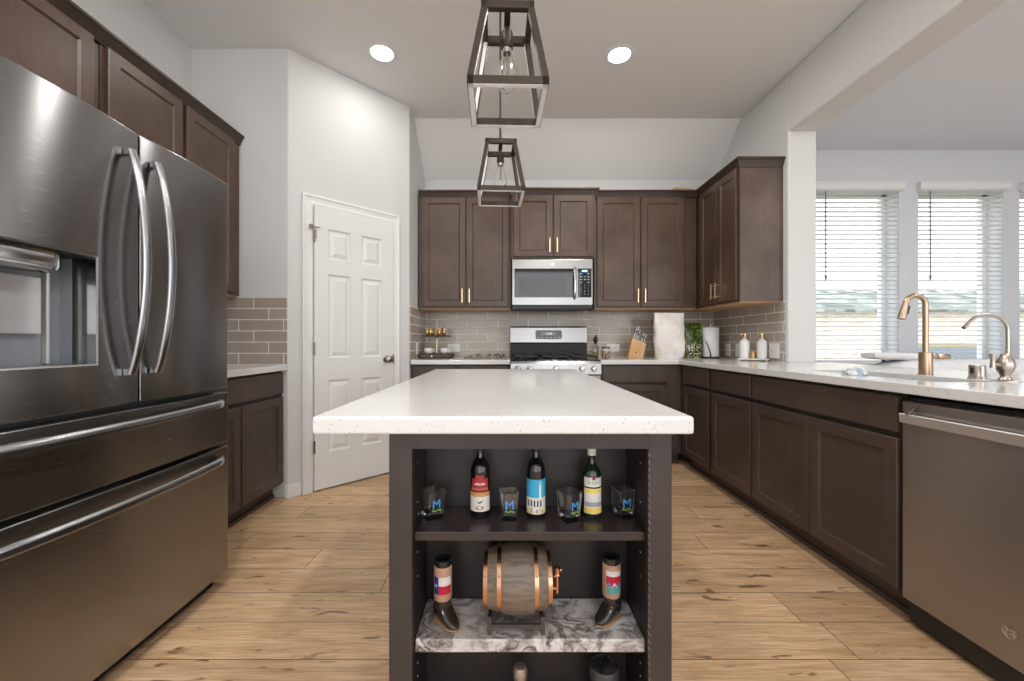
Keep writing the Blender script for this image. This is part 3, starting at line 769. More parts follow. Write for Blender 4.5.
obj('leaf_mark', bm, plain('label_teal', (.03, .10, .13), .5), o_)
bm = B(); prism(bm, [(.0095 * math.cos(a / 8 * PI), .0042 * math.sin(a / 8 * PI)) for a in range(16)], 0, .0005)
for v in bm.verts:
    ang = R(-90) + v.co.x / rb; rr_ = rb + .0005 + v.co.z; v.co = Mx @ Vector((rr_ * math.cos(ang), rr_ * math.sin(ang), .027 + v.co.y))
obj('seal_mark', bm, MAROON, o_)
t, Mx = bottle(.0725, .966, S1, rb - .0012, .188, DG, 'dark wine bottle with sky-blue tower picture label in the middle of the upper island shelf', .03, BLK)
r2 = rb - .0012
o_ = patch(t, Mx, 'picture_label', BLUEL, r2, .051, .094, 78); o2_ = patch(t, Mx, 'town_picture', PAPER, r2, .012, .051, 78)
patch(o_, Mx, 'tower', PAPER, r2 + .0004, .051, .082, 7, -68); patch(o_, Mx, 'tower_top', PAPER, r2 + .0004, .082, .090, 3, -68)
for k in range(5): patch(o2_, Mx, 'arch', BLK, r2 + .0004, .030, .045, 4.5, -140 + k * 19)
for k in range(8): patch(o2_, Mx, 'foreground', YELL if k % 2 else GREYL, r2 + .0004, .014, .021 + .003 * (k % 3), 6, -155 + k * 17)
t, Mx = bottle(.2085, .968, S1, rb - .0010, .167, GG, 'green wine bottle with cream cap and white and yellow labels, rightmost of the three bottles', .02, CREAM)
r3 = rb - .0010
o_ = patch(t, Mx, 'upper_label', PAPER, r3, .076, .098, 62); [patch(o_, Mx, 'script_mark', GREYL, r3 + .0004, .0820, .0890, 1.6, -90 + q) for q in (-30, -24, -10, -4, 8, 14, 28, 34)]; patch(o_, Mx, 'label_shield', MAROON, r3 + .0004, .093, .102, 9)
o_ = patch(t, Mx, 'main_label', PAPER, r3, .012, .072, 62); patch(o_, Mx, 'label_band', YELL, r3 + .0004, .062, .071, 62); patch(o_, Mx, 'label_band', YELL, r3 + .0004, .014, .026, 62)
patch(o_, Mx, 'picture_strip', GREYL, r3 + .0004, .029, .040, 58)

def tumbler(x, y, z, W, H, rot, label):
    t = thing('shot_glass', label, 'glass', (x, y, z), 'square shot glasses on the upper island shelf')
    bm = B(); rings = []
    def ring(wd, zz, tw): return [tuple((T(x, y, z + zz) @ RZ(rot + tw)) @ Vector((a, b_, 0))) for a, b_ in rrect(wd, wd, wd * .16, 4)]
    for f in (0, .03, .15, .35, .55, .75, .95, 1.0):
        rings.append(ring(W * (.82 + .18 * f), H * f, 10 * f))
    wi = .0060
    for f in (1.0, .8, .6, .4, .24, .22):
        rings.append(ring((W * (.82 + .18 * f) - wi) * (1 if f > .23 else .8), H * f, 10 * f))
    loft(bm, rings, True); obj('glass_body', bm, GLASS, t, smooth=50)
    Mx = T(x, y, z) @ RZ(rot + 5) @ T(0, -W * .46 - .0006, H * .56) @ RX(90)
    bm = text_bm('M', .029, Mx, .0003); o_ = obj('letter_mark', bm, MBLUE, t); o_['label'] = 'blue letter M'
    bm = B()
    for k in range(4): lathe(bm, [(.0026, 0), (.0026, .0006)], 8, Mx @ T(-.009 + .006 * k, -.0125 - .002 * (k % 2), 0))
    obj('green_mark', bm, MGRN, t)
    return t
MBLUE = plain('blue_print', (.05, .30, .70), .4); MGRN = plain('green_print', (.22, .35, .08), .4)
tumbler(-.178, .958, S1, .050, .066, 32, 'empty square shot glass left of the red crest label bottle')
tumbler(.0075, .951, S1, .043, .067, -2, 'empty square shot glass between the red crest label and sky-blue label bottles')
tumbler(.150, .945, S1, .047, .067, 24, 'empty square shot glass between the sky-blue label and green bottles')
tumbler(.283, .966, S1, .045, .066, 6, 'empty square shot glass right of the green wine bottle')

LEATH = plain('tan_leather', (.42, .24, .15), .6, var=.12); BLKL = plain('black_boot_leather', (.018, .015, .014), .25, coat=.3)
BRNL = plain('dark_brown_boot_leather', (.025, .017, .012), .3, coat=.3); SOLE = plain('tan_boot_sole', (.36, .20, .10), .5); FLAGB = plain('flag_blue', (.02, .03, .22), .6)
FLAGR = plain('flag_red', (.42, .01, .03), .6); FLAGW = plain('flag_white', (.62, .58, .56), .6)
def boot(x, y, z, rot, label, leather, style):
    t = thing('boot_shot_glass', label, 'boot shaped glass'); Mx = T(x, y, z) @ RZ(rot) @ Matrix.Diagonal((1, 1, .86, 1))
    # toe points local +x ; shaft axis at local origin
    def sect(xx, w_, zb, zt, n=16):
        out = []
        for i in range(n):
            a = 2 * PI * i / n; c_, s_ = math.cos(a), math.sin(a)
            out.append((xx, w_ * math.copysign(abs(c_) ** .8, c_), (zb + zt) / 2 + (zt - zb) / 2 * math.copysign(abs(s_) ** .8, s_)))
        return out
    bm = B()
    loft(bm, [sect(-.0225, .006, .020, .036), sect(-.020, .015, .012, .050), (sect(-.010, .0195, .010, .058)), sect(.004, .0195, .010, .056), sect(.018, .0185, .009, .044), sect(.030, .0175, .007, .032), sect(.042, .0155, .006, .025), sect(.052, .010, .006, .018), sect(.057, .003, .008, .013)], True, Mx)
    lathe(bm, [(.016, .030), (.0195, .044), (.0205, .052), (.0200, .066)], 24, Mx)
    obj('boot_foot', bm, leather, t, smooth=60)
    bm = B(); ol = [(-.024, .0), (-.021, .013), (-.008, .018), (.015, .018), (.035, .018), (.050, .011), (.0585, 0)]
    ol = ol + [(a, -b_) for a, b_ in ol[::-1][1:-1]]
    prism(bm, ol, .0035, .0078, Mx); prism(bm, [(a, b_) for a, b_ in ol if a < .0] + [(-.004, -.017), (-.004, .017)][::1], 0, .004, Mx)
    bmesh.ops.recalc_face_normals(bm, faces=bm.faces[:]); obj('sole', bm, SOLE, t)
    bm = B(); lathe(bm, [(.0205, .064), (.0212, .066), (.0212, .152), (.0205, .154), (.0195, .154)], 28, Mx); w_ = obj('leather_wrap', bm, LEATH, t, smooth=40)
    bm = B(); lathe(bm, [(.0190, .1535), (.0205, .157), (.0205, .170), (.0185, .172), (.0180, .160), (.002, .158)], 28, Mx); obj('glass_rim', bm, BLACKG, t, smooth=40)
    a = -90 - rot
    rw = .0212
    if style == 'flag':
        p_ = patch(w_, Mx, 'flag_blue_field', FLAGB, rw, .084, .130, 18, a - 38)
        patch(w_, Mx, 'flag_white_stripe', FLAGW, rw, .107, .130, 42, a + 22); patch(w_, Mx, 'flag_red_stripe', FLAGR, rw, .084, .107, 42, a + 22)
        bm = B(); prism(bm, [((.0052 if k % 2 == 0 else .0021) * math.sin(k * PI / 5), (.0052 if k % 2 == 0 else .0021) * math.cos(k * PI / 5)) for k in range(10)], 0, .0004)
        for v in bm.verts:
            ang = R(a - 38) + v.co.x / rw; rr_ = rw + .0005 + v.co.z; v.co = Mx @ Vector((rr_ * math.cos(ang), rr_ * math.sin(ang), .107 + v.co.y))
        obj('star', bm, FLAGW, p_)
    else:
        FB = plain('patch_foliage', (.10, .30, .28), .6, var=.5)
        patch(w_, Mx, 'picture_white', FLAGW, rw, .126, .140, 52, a + 5); patch(w_, Mx, 'picture_red', FLAGR, rw, .098, .126, 52, a + 5)
        p_ = patch(w_, Mx, 'picture_foliage', FB, rw, .078, .099, 52, a + 5)
        for k in range(3):
            bm = B(); prism(bm, [(-.006, 0), (.006, 0), (.003, .008), (0, .012), (-.003, .008)], 0, .0004)
            for v in bm.verts:
                ang = R(a + 5 - 34 + 34 * k) + v.co.x / rw; rr_ = rw + .0005 + v.co.z; v.co = Mx @ Vector((rr_ * math.cos(ang), rr_ * math.sin(ang), .098 + v.co.y))
            obj('picture_flower', bm, plain('patch_blue', (.12, .22, .50), .6) if k != 1 else plain('patch_pale', (.45, .55, .60), .6), p_)
    # spur
    bm = B(); tube(bm, [Mx @ Vector((.020 * math.cos(R(q)), .0215 * math.sin(R(q)), .030)) for q in range(60, 301, 15)], .0012, 6); obj('strap', bm, HANDLE, t)
    bpy.context.view_layer.update()
    return t
boot(-.149, .942, S2, -48, 'brown boot-shaped glass wrapped with a lone star flag band, left of the barrel', BRNL, 'flag')
boot(.252, .952, S2, -140, 'black boot-shaped glass with a red and green picture band, right of the barrel', BLKL, 'picture')

# barrel on stand
def m_barrel():
    m, nt, b = newmat('grey_oak_staves'); p = pos(nt)
    g = noise_n(nt, vmul(nt, p, (6, 60, 60)), 2, 4, .6, .5)
    s = N(nt, 'ShaderNodeSeparateXYZ'); L(nt, objco(nt), s.inputs[0])
    L(nt, ramp(nt, g, [(.3, (.085, .062, .045)), (.7, (.20, .155, .115))]), b.inputs['Base Color']); b.inputs['Roughness'].default_value = .42
    bump(nt, b, g, .15, .001); return m
bxc, byc, bzc = .0265, .945, S2 + .1010
t = thing('barrel', 'small oak barrel with copper hoops and spigot lying on a wooden stand', 'barrel', (bxc, byc, S2 + .05))
BM_ = T(bxc, byc, bzc) @ RY(90)
bm = B(); ln = .078
def br(xx): return .0600 + .0155 * math.cos(xx / ln * PI * .5) ** 1.0
pr = [(.050, -ln + .006), (.053, -ln + .006), (.0545, -ln), (.0600, -ln)] + [(br(-ln + 2 * ln * i / 14), -ln + 2 * ln * i / 14) for i in range(1, 14)] + [(.0600, ln), (.0545, ln), (.053, ln - .006), (.050, ln - .006)]
lathe(bm, pr, 44, BM_); obj('staves', bm, m_barrel(), t, smooth=35)
COP = plain('copper_hoop', (.68, .39, .22), .26, 1)
for xx in (-.073, -.042, .042, .073):
    bm = B(); a_, b_ = xx - .0047, xx + .0047
    def q(x_): return br(max(-ln, min(ln, x_)))
    lathe(bm, [(q(a_) - .001, a_), (q(a_) + .0014, a_), (q(b_) + .0014, b_), (q(b_) - .001, b_)], 44, BM_); hp = obj('hoop', bm, COP, t, smooth=35)
    bm = B()
    for da in (-8, 8):
        aa = R(225 + da) 
        v_ = Vector((0, -math.cos(R(38 + da)), math.sin(R(38 + da))))
        c_ = Vector((bxc + xx, byc, bzc)) + v_ * (q(xx) + .002)
        bmesh.ops.create_icosphere(bm, subdivisions=1, radius=.0022, matrix=Matrix.Translation(c_))
    obj('rivet', bm, HANDLE, hp, smooth=60)
bm = B()
tube(bm, [(bxc + .076, byc - .012, bzc - .018), (bxc + .094, byc - .016, bzc - .018)], .0042, 10)
tube(bm, [(bxc + .093, byc - .016, bzc + .012), (bxc + .093, byc - .016, bzc - .028)], [.004, .004], 10)
lathe(bm, [(.004, 0), (.0085, .005), (.0065, .012), (.0085, .019), (.003, .025)], 14, T(bxc + .093, byc - .016, bzc + .010)); tube(bm, [(bxc + .085, byc - .022, bzc + .012), (bxc + .103, byc - .012, bzc + .024)], .0024, 8); obj('spigot', bm, COP, t, smooth=50)
STW = plain('dark_stand_wood', (.055, .045, .042), .5)
sd = thing('barrel_stand', 'low dark wooden stand with four legs under the small barrel', 'stand', (bxc, byc, S2))
for xx in (-.064, .056):
    bm = B(); prf = [(-.052, 0), (-.041, 0), (-.038, .0125), (.038, .0125), (.041, 0), (.052, 0), (.052, .040), (.042, .038), (.028, .0275), (.012, .0215), (0, .020), (-.012, .0215), (-.028, .0275), (-.042, .038), (-.052, .040)]
    loft(bm, [[(bxc + xx + dx, byc + a, S2 + b_) for a, b_ in prf] for dx in (-.0045, .0045)]); obj('cradle', bm, STW, sd)
for yy in (-.047, .047):
    bm = B(); bx(bm, bxc - .0595, bxc + .0515, byc + yy - .004, byc + yy + .004, S2 + .014, S2 + .022); obj('crossbar', bm, STW, sd)

# bottom shelf things
t = thing('canister', 'dark lidded canister on the bottom island shelf, right side', 'canister', (.235, .955, .115)); Mx = T(.235, .955, .115)
bm = B(); lathe(bm, [(.031, 0), (.033, .003), (.033, .150), (.031, .153)], 32, Mx); obj('body', bm, plain('black_canister', (.02, .02, .022), .3), t, smooth=40)
bm = B(); lathe(bm, [(.0345, .150), (.0350, .153), (.0350, .176), (.033, .180), (.031, .180), (.031, .174), (.002, .174)], 32, Mx); obj('lid', bm, plain('dark_grey_lid', (.05, .05, .055), .35), t, smooth=40)
bm = B(); bx(bm, -.022, .022, -.003, .003, .174, .186, Mx @ RZ(60)); obj('lid_grip', bm, BLACKP, t)
patch(t, Mx, 'label_band', GREYL, .033, .05, .135, 22, -140)
t = thing('small_bottle', 'small bottle with a speckled silver and brown top, low on the bottom island shelf', 'bottle', (.034, .95, .115)); Mx = T(.034, .95, .115)
bm = B(); lathe(bm, [(.020, 0), (.022, .004), (.022, .11), (.014, .135), (.010, .150)], 24, Mx); obj('glass_body', bm, DG, t, smooth=40)
bm = B(); lathe(bm, [(.011, .145), (.0165, .150), (.0175, .170), (.014, .180), (.006, .181)], 12, Mx); obj('stopper', bm, plain('mottled_silver', (.35, .28, .24), .3, .6, var=.6), t, smooth=60)

# ------------------------------------------------------------------ pendants
def pendant(x, y, rot, label):
    zb, zt = 1.757, 1.990; s, st = .11, .0735; bw = .0088
    t = thing('pendant_light', label, 'pendant light', (0, 0, 0), 'open box pendants over the island')
    bm = B()
    for k in range(4):                                    # bottom frame
        bx(bm, -s, s, -s, -s + 2 * bw, zb, zb + .022, RZ(90 * k))
    obj('bottom_frame', bm, PBRONZE, t, bev=.001)
    bm = B()
    for k in range(4): bx(bm, -s + .002, s - .002, -s + .002, -s + 2 * bw - .001, zb - .0015, zb - .0002, RZ(90 * k))
    o_ = obj('frame_underside', bm, PSILVER, t); o_['label'] = 'silver underside of the bottom frame'
    for k in range(4):
        bm = B(); Mk = RZ(90 * k)
        def sq(cx, z): return [(cx - bw, cx - bw, z), (cx + bw, cx - bw, z), (cx + bw, cx + bw, z), (cx - bw, cx + bw, z)]
        loft(bm, [sq(-s + bw, zb + .020), sq(-st + bw, zt + .002)], True, Mk); obj('corner_bar', bm, PBRONZE, t)
        bm = B()
        loft(bm, [[(-s + 2 * bw, -s + .004, zb + .024), (-s + 2 * bw + .001, -s + .004, zb + .024), (-s + 2 * bw + .001, -s + 2 * bw - .003, zb + .024), (-s + 2 * bw, -s + 2 * bw - .003, zb + .024)],
                  [(-st + 2 * bw, -st + .004, zt), (-st + 2 * bw + .001, -st + .004, zt), (-st + 2 * bw + .001, -st + 2 * bw - .003, zt), (-st + 2 * bw, -st + 2 * bw - .003, zt)]], True, Mk)
        obj('bar_inner_face', bm, PSILVER, t)
    bm = B()
    for k in range(4): bx(bm, -st, st, -st, -st + 2 * bw, zt, zt + .022, RZ(90 * k))
    bx(bm, -.009, .009, -st + .001, st - .001, zt + .004, zt + .020)
    obj('top_frame', bm, PBRONZE, t, bev=.001)
    bm = B(); lathe(bm, [(.0055, zt + .02), (.0055, ZC - .02)], 12); obj('rod', bm, PBRONZE, t, smooth=60)
    bm = B(); lathe(bm, [(.06, ZC - .022), (.062, ZC - .018), (.062, ZC - .0005)], 32); obj('ceiling_canopy', bm, PBRONZE, t, smooth=40)
    bm = B(); lathe(bm, [(.006, zt + .01), (.012, zt - .010), (.0165, zt - .014), (.0175, zt - .060), (.015, zt - .062)][::-1], 20); obj('socket', bm, PBRONZE, t, smooth=40)
    bm = B()
    prf = [(.0135, -.0), (.0135, -.012), (.016, -.028), (.023, -.052), (.0290, -.075), (.0315, -.092), (.029, -.108), (.020, -.121), (.008, -.128), (.0005, -.129)]
    pin = [(max(r_ - .0008, .0004), z + (.0008 if z < -.12 else 0)) for r_, z in prf]
    lathe(bm, [(r_, zt - .060 + z) for r_, z in prf] + [(r_, zt - .060 + z) for r_, z in pin[::-1]], 28, None, False); bl = obj('bulb', bm, BULBG, t, smooth=60)
    bm = B(); lathe(bm, [(.0132, zt - .075), (.0138, zt - .058)], 20); obj('bulb_base', bm, HANDLE, t, smooth=40)
    bm = B()
    for k in range(6):
        a = k * PI / 3; tube(bm, [(.005 * math.cos(a), .005 * math.sin(a), zt - .085), (.011 * math.cos(a), .011 * math.sin(a), zt - .155)], .0006, 5)
    tube(bm, [(0, 0, zt - .070), (0, 0, zt - .150)], .0022, 8); obj('filament', bm, plain('filament_wire', (.6, .55, .45), .3, 1), bl)
    t.location = (x, y, 0); t.rotation_euler = (0, 0, R(rot)); return t
p1 = pendant(.003, 1.17, 1.5, 'open bronze and silver box pendant with clear bulb, the nearer and larger one')
dup(p1, (-.027, 1.915, 0), R(3), 'open bronze and silver box pendant with clear bulb, the farther and smaller one')

# ------------------------------------------------------------------ stainless grid panels
def grid_panel(bm, fm, us, vs, skip, wf, wback):
    vt = {}
    def gv(i, j):
        if (i, j) not in vt: vt[(i, j)] = bm.verts.new(fm @ Vector((us[i], vs[j], wf(us[i], vs[j]))))
        return vt[(i, j)]
    for i in range(len(us) - 1):
        for j in range(len(vs) - 1):
            if skip(us[i], us[i + 1], vs[j], vs[j + 1]): continue
            bm.faces.new((gv(i, j), gv(i + 1, j), gv(i + 1, j + 1), gv(i, j + 1)))
    be = [e_ for e_ in bm.edges if len(e_.link_faces) == 1]
    ex = bmesh.ops.extrude_edge_only(bm, edges=be)
    nv = [g for g in ex['geom'] if isinstance(g, bmesh.types.BMVert)]
    inv = fm.inverted()
    for v in nv:
        l_ = inv @ v.co; l_.z = wback; v.co = fm @ l_
def lin(a, b_, n): return [a + (b_ - a) * i / n for i in range(n + 1)]
# ------------------------------------------------------------------ refrigerator
FXF = -1.226; f0, f1, fmid = .864, 1.774, 1.347
ff = face_m('left', FXF)
fg = thing('refrigerator', 'stainless french-door refrigerator with ice dispenser and two freezer drawers', 'refrigerator', (-1.65, 1.32, 0))
bm = B(); bx(bm, XL + .03, FXF - .118, f0, f1, .03, 1.755)
for q_ in ((f0, .92, .03, 1.755), (1.205, f1, .03, 1.755), (.92, 1.205, .03, .985), (.92, 1.205, 1.337, 1.755)): bx(bm, FXF - .119, FXF - .075, *q_)
obj('body', bm, FRDARK, fg, bev=.004)
bm = B(); bx(bm, XL + .10, FXF - .06, f0 + .02, f1 - .03, 0.0, .05); obj('base_grille', bm, BLACKP, fg)
HU0, HU1, HV0, HV1 = .935, 1.187, 1.0, 1.322
def bulge(u0, u1, amt=.010):
    def f(u, v):
        s = (u - u0) / (u1 - u0); return -amt * (2 * s - 1) ** 2
    return f
def fr_door(name, u0, u1, v0, v1, hole=None, amt=.015):
    bm = B(); us = lin(u0, u1, 28); vs = lin(v0, v1, 4)
    if hole: us = sorted(set([u for u in us if abs(u - hole[0]) > .004 and abs(u - hole[1]) > .004] + [hole[0], hole[1]])); vs = sorted(set(vs + [hole[2], hole[3]]))
    sk_ = (lambda a, b_, c_, d_: hole and a >= hole[0] - 1e-6 and b_ <= hole[1] + 1e-6 and c_ >= hole[2] - 1e-6 and d_ <= hole[3] + 1e-6)
    grid_panel(bm, ff, us, vs, sk_, bulge(u0, u1, amt), -.068)
    return obj(name, bm, STEEL, fg, smooth=30, bev=.004, segs=3)
dl = fr_door('left_door', f0, fmid - .003, .866, 1.770, (HU0, HU1, HV0, HV1)); dr = fr_door('right_door', fmid + .003, f1, .866, 1.770)
d1 = fr_door('upper_drawer', f0, f1, .628, .846, None, .012); d2 = fr_door('freezer_drawer', f0, f1, .060, .610, None, .012)
dl['label'] = 'left door with water dispenser'
# dispenser
bm = B()
bx(bm, HU0 - .004, HU1 + .004, HV0 - .004, HV1 + .004, -.112, -.106, ff)
bx(bm, HU0 - .006, HU0 - .0005, HV0, HV1, -.11, -.004, ff); bx(bm, HU1 + .0005, HU1 + .006, HV0, HV1, -.11, -.004, ff)
bx(bm, HU0, HU1, HV1 + .0005, HV1 + .006, -.11, -.004, ff); bx(bm, HU0, HU1, HV0 - .006, HV0 - .0005, -.11, -.004, ff)
dp = obj('dispenser_recess', bm, DISPI, dl)
bm = B()
def rframe(k, w_): return [(HU0 - k, HV0 - k, w_), (HU1 + k, HV0 - k, w_), (HU1 + k, HV1 + k, w_), (HU0 - k, HV1 + k, w_)]
loft(bm, [rframe(-.003, -.02), rframe(-.003, .006), rframe(.002, .008), rframe(.003, .002)], False, ff); obj('dispenser_trim', bm, HANDLE, dl)
bm = B(); FM2 = ff @ Matrix(((1, 0, 0, 0), (0, 0, 1, 0), (0, 1, 0, 0), (0, 0, 0, 1)))
def chr_(k): return [(a_, b_) for a_, b_ in rrect(.19 + 2 * k, .095 + 2 * k, .040, 6, HU0 + .098, -.058)]
loft(bm, [[(a_, b_, z_) for a_, b_ in chr_(k)] for k, z_ in ((-.012, 1.262), (-.003, 1.266), (0, 1.275), (0, 1.312), (-.004, 1.318))], True, FM2); obj('ice_chute', bm, HANDLE, dl, smooth=40)
bm = B(); bx(bm, 1.140, 1.150, HV0 + .004, 1.300, -.106, -.090, ff); obj('water_rail', bm, DWH, dl, bev=.003)
bm = B(); bx(bm, HU0 + .035, HU1 - .060, HV0 + .090, HV0 + .250, -.104, -.088, ff); obj('paddle', bm, PADL, dl, bev=.003)
bm = B(); bx(bm, HU0, HU1, HV1 - .006, HV1, -.10, -.01, ff); obj('control_housing', bm, BLACKP, dl)
def vhandle(u, v0, v1, parent):
    bm = B(); n = 22; pts = []
    for i in range(n + 1):
        s = i / n; pts.append((u, v0 + (v1 - v0) * s, .012 + .050 * math.sin(PI * s) ** .8))
    tube(bm, pts, .0125, 16, ff, (1.15, .75))
    for v in (v0 + .006, v1 - .006): bx(bm, u - .011, u + .011, v - .010, v + .010, -.006, .018, ff)
    obj_m = SATIN; return obj('handle', bm, obj_m, parent, smooth=60)
vhandle(1.292, .965, 1.69, dl); vhandle(1.388, .965, 1.69, dr)
def hhandle(v, parent):
    bm = B(); n = 28; rings = []
    for i in range(n + 1):
        s = i / n; u = .885 + .825 * s; w_ = .008 + .045 * math.sin(PI * s) ** .5 if 0 < s < 1 else .003
        rings.append([(u, v - .017, w_ - .002), (u, v - .014, w_ + .010), (u, v + .004, w_ + .014), (u, v + .016, w_ + .004), (u, v + .015, w_ - .004), (u, v, w_ - .006)])
    loft(bm, rings, True, ff); return obj('handle', bm, SATIN, parent, smooth=60)
hhandle(.808, d1); hhandle(.566, d2)

# ------------------------------------------------------------------ dishwasher
dw = thing('dishwasher', 'stainless dishwasher with full-width bar handle under the right worktop', 'dishwasher', (1.8, 1.2, 0))
fdw = face_m('right', 1.50); a0, a1 = .905, 1.507
bm = B(); bx(bm, 1.525, XR - .01, a0 + .003, a1 - .003, .02, .86); obj('body', bm, BLACKP, dw)
bm = B(); grid_panel(bm, fdw, lin(a0, a1, 12), lin(.105, .768, 4), lambda *k: False, lambda u, v: .002 * math.sin(PI * (u - a0) / (a1 - a0)), -.022); dd = obj('door', bm, STEELDW, dw, bev=.003)
bm = B(); loft(bm, [[(u, .768, -.022), (u, .768, -.012), (u, .812, -.001), (u, .845, 0.0), (u, .847, -.022)] for u in (a0, a1)], True, fdw); obj('control_strip', bm, STEELDW, dw, bev=.002)
bm = B(); loft(bm, [[(u, .766, -.012), (u, .764, .009), (u, .768, .012), (u, .797, .014), (u, .801, .011), (u, .799, .005), (u, .785, -.012)] for u in (a0, a1)], True, fdw); obj('handle', bm, DWH, dd, bev=.0015)
bm = B(); loft(bm, [[(a1 - t_, .797, .015), (a1 - t_, .800, .018), (a1 - t_ - .03, .838, .003), (a1 - t_ - .03, .835, -.002)] for t_ in (.028, .034)], True, fdw); obj('handle_end', bm, STEELB, dd)
bm = B(); bx(bm, a0, a1, .0, .10, -.075, -.05, fdw); obj('kick_plate', bm, BLACKP, dw)
def emblem(parent, fm, u, v, r, w0, lm=HANDLE, bk=None):
    bm = B(); Mx = fm @ T(u, v, w0)
    lathe(bm, [(r, 0), (r, .001), (r * .9, .0014), (r * .86, .0006)], 28, Mx, False); lathe(bm, [(r * .88, 0), (r * .88, .0006)], 28, Mx); o_ = obj('emblem', bm, bk or lm, parent, smooth=40)
    flip = -1 if (fm @ Vector((1, 0, 0)) - fm @ Vector((0, 0, 0))).y > .5 and (fm @ Vector((0, 0, 1)) - fm @ Vector((0, 0, 0))).x < -.5 else 1
    S = Matrix.Diagonal((flip, 1, 1, 1))
    bm = text_bm('GE', r * 1.15, Mx @ T(0, 0, .0008) @ S, .0004, .25); obj('emblem_letters', bm, HANDLE, o_)
    bm = B()
    for k in range(4):
        a = k * 90 + 45; lathe(bm, [(r * .16, .0006), (r * .16, .0014)], 10, Mx @ T(r * .66 * math.cos(R(a)), r * .66 * math.sin(R(a)), 0))
    obj('emblem_swirls', bm, HANDLE, o_)
emblem(dd, fdw, 1.182, .205, .0205, .0025, HANDLE, STEELDW)
bm = B(); bx(bm, 1.07, 1.12, .822, .826, .0004, .001, fdw); obj('small_marking', bm, BLACKP, dd)

# ------------------------------------------------------------------ microwave
YMW = 3.63; fmw = face_m('back', YMW); m0, m1, mz0, mz1 = .055, .791, 1.405, 1.823
mw = thing('microwave', 'stainless over-the-range microwave with black window and keypad', 'microwave', (.42, 3.83, mz0))
bm = B(); bx(bm, m0 + .004, m1 - .004, YMW + .018, YB - .009, mz0 - .03, mz1); obj('body', bm, BLACKP, mw)
bm = B(); loft(bm, [[(m0, mz0, 0), (m1, mz0, 0), (m1, mz1, 0), (m0, mz1, 0)], [(m0, mz0, -.018), (m1, mz0, -.018), (m1, mz1, -.018), (m0, mz1, -.018)]], True, fmw)
fp = obj('front_panel', bm, STEELB, mw, bev=.003)
bm = B(); bx(bm, .078, .790 - .148, 1.475, 1.738, .0002, .0035, fmw); dg = obj('door_glass', bm, BLACKG, mw, bev=.002)
bm = B(); bx(bm, .118, .545, 1.492, 1.662, .0036, .0044, fmw); obj('window_mesh', bm, plain('grey_mesh_window', (.10, .105, .11), .25), dg)
bm = B(); bx(bm, .655, .780, 1.475, 1.738, .0002, .0035, fmw); kp = obj('keypad', bm, BLACKG, mw, bev=.002)
bm = B(); bx(bm, .690, .742, 1.706, 1.724, .0036, .0042, fmw); obj('display', bm, plain('blue_display', (.05, .2, .5), .3, emit=(.15, .45, 1), es=1.5), kp)
bm = text_bm('12:00', .017, fmw @ T(.716, 1.715, .0044), .0001); obj('clock_digits', bm, plain('display_digits', (.7, .9, 1), .3, emit=(.7, .9, 1), es=2), kp)
KEY = plain('keypad_print', (.55, .57, .60), .5)
for r_ in range(8):
    for c_ in range(3):
        if (r_ in (0, 3) and c_ == 1): continue
        bm = B(); u, v = .685 + .033 * c_, 1.690 - .0265 * r_
        if r_ < 4: bx(bm, u - .009, u + .009, v - .003, v + .003, .0036, .0041, fmw)
        else: bm.free(); bm = text_bm('123456789*0#'[(r_ - 4) * 3 + c_], .017, fmw @ T(u, v, .0038), .0002)
        obj('key', bm, KEY, kp)
bm = B(); n = 12
tube(bm, [(.625, 1.462 + .285 * i / n, .012 + .026 * math.sin(PI * i / n) ** .5 if 0 < i < n else .002) for i in range(n + 1)], .0095, 10, fmw, (1.3, .7)); obj('handle', bm, HANDLE, mw, smooth=60)
emblem(fp, fmw, .425, 1.780, .015, .0004, HANDLE, HANDLE)
bm = B(); bx(bm, m0 + .05, m1 - .05, YMW + .03, YMW + .20, mz0 - .042, mz0 - .030); obj('vent_grille', bm, IRON, mw)

# ------------------------------------------------------------------ stove
YS = 3.375; st0, st1 = .040, .806; fs = face_m('back', YS)
sv = thing('stove', 'stainless gas stove with black grates and tall backguard below the microwave', 'stove', (.423, 3.7, 0))
bm = B(); bx(bm, st0, st1, YS + .03, YB - .02, .03, .90); obj('body', bm, FRDARK, sv)
bm = B(); bx(bm, st0, st1, YS + .012, YB - .09, .90, .918); obj('cooktop', bm, BLACKG, sv, bev=.003)
bm = B(); loft(bm, [[(u, .790, .0), (u, .795, .012), (u, .885, .004), (u, .905, -.012), (u, .905, -.03), (u, .79, -.03)] for u in (st0, st1)], True, fs); cp = obj('control_panel', bm, STEELB, sv)
KNB = plain('knob_steel', (.62, .62, .61), .25, 1)
for u in (.10, .20, .423, .645, .745):
    bm = B(); lathe(bm, [(.026, 0), (.026, .004), (.021, .007), (.020, .028), (.017, .032), (.002, .033)], 24, fs @ T(u, .842, .006)); bx(bm, -.003, .003, -.018, .018, .030, .036, fs @ T(u, .842, .006)); obj('knob', bm, KNB, cp, smooth=40)
bm = B(); bx(bm, st0, st1, .20, .785, -.03, .0, fs); od = obj('oven_door', bm, STEELB, sv, bev=.004)
bm = B(); bx(bm, st0 + .10, st1 - .10, .33, .62, .0002, .003, fs); obj('oven_window', bm, BLACKG, od)
bm = B(); tube(bm, [(st0 + .04, .735, .0), (st0 + .045, .735, .045), (st1 - .045, .735, .045), (st1 - .04, .735, .0)], .011, 10, fs); obj('handle', bm, HANDLE, od, smooth=60)
bm = B(); bx(bm, st0, st1, .04, .19, -.03, .0, fs); obj('lower_drawer', bm, STEELB, sv, bev=.004)
bm = B(); y0 = YB - .085
bx(bm, st0 + .003, st1 - .003, y0, YB - .02, .90, 1.06); bg_ = obj('backguard_base', bm, IRON, sv)
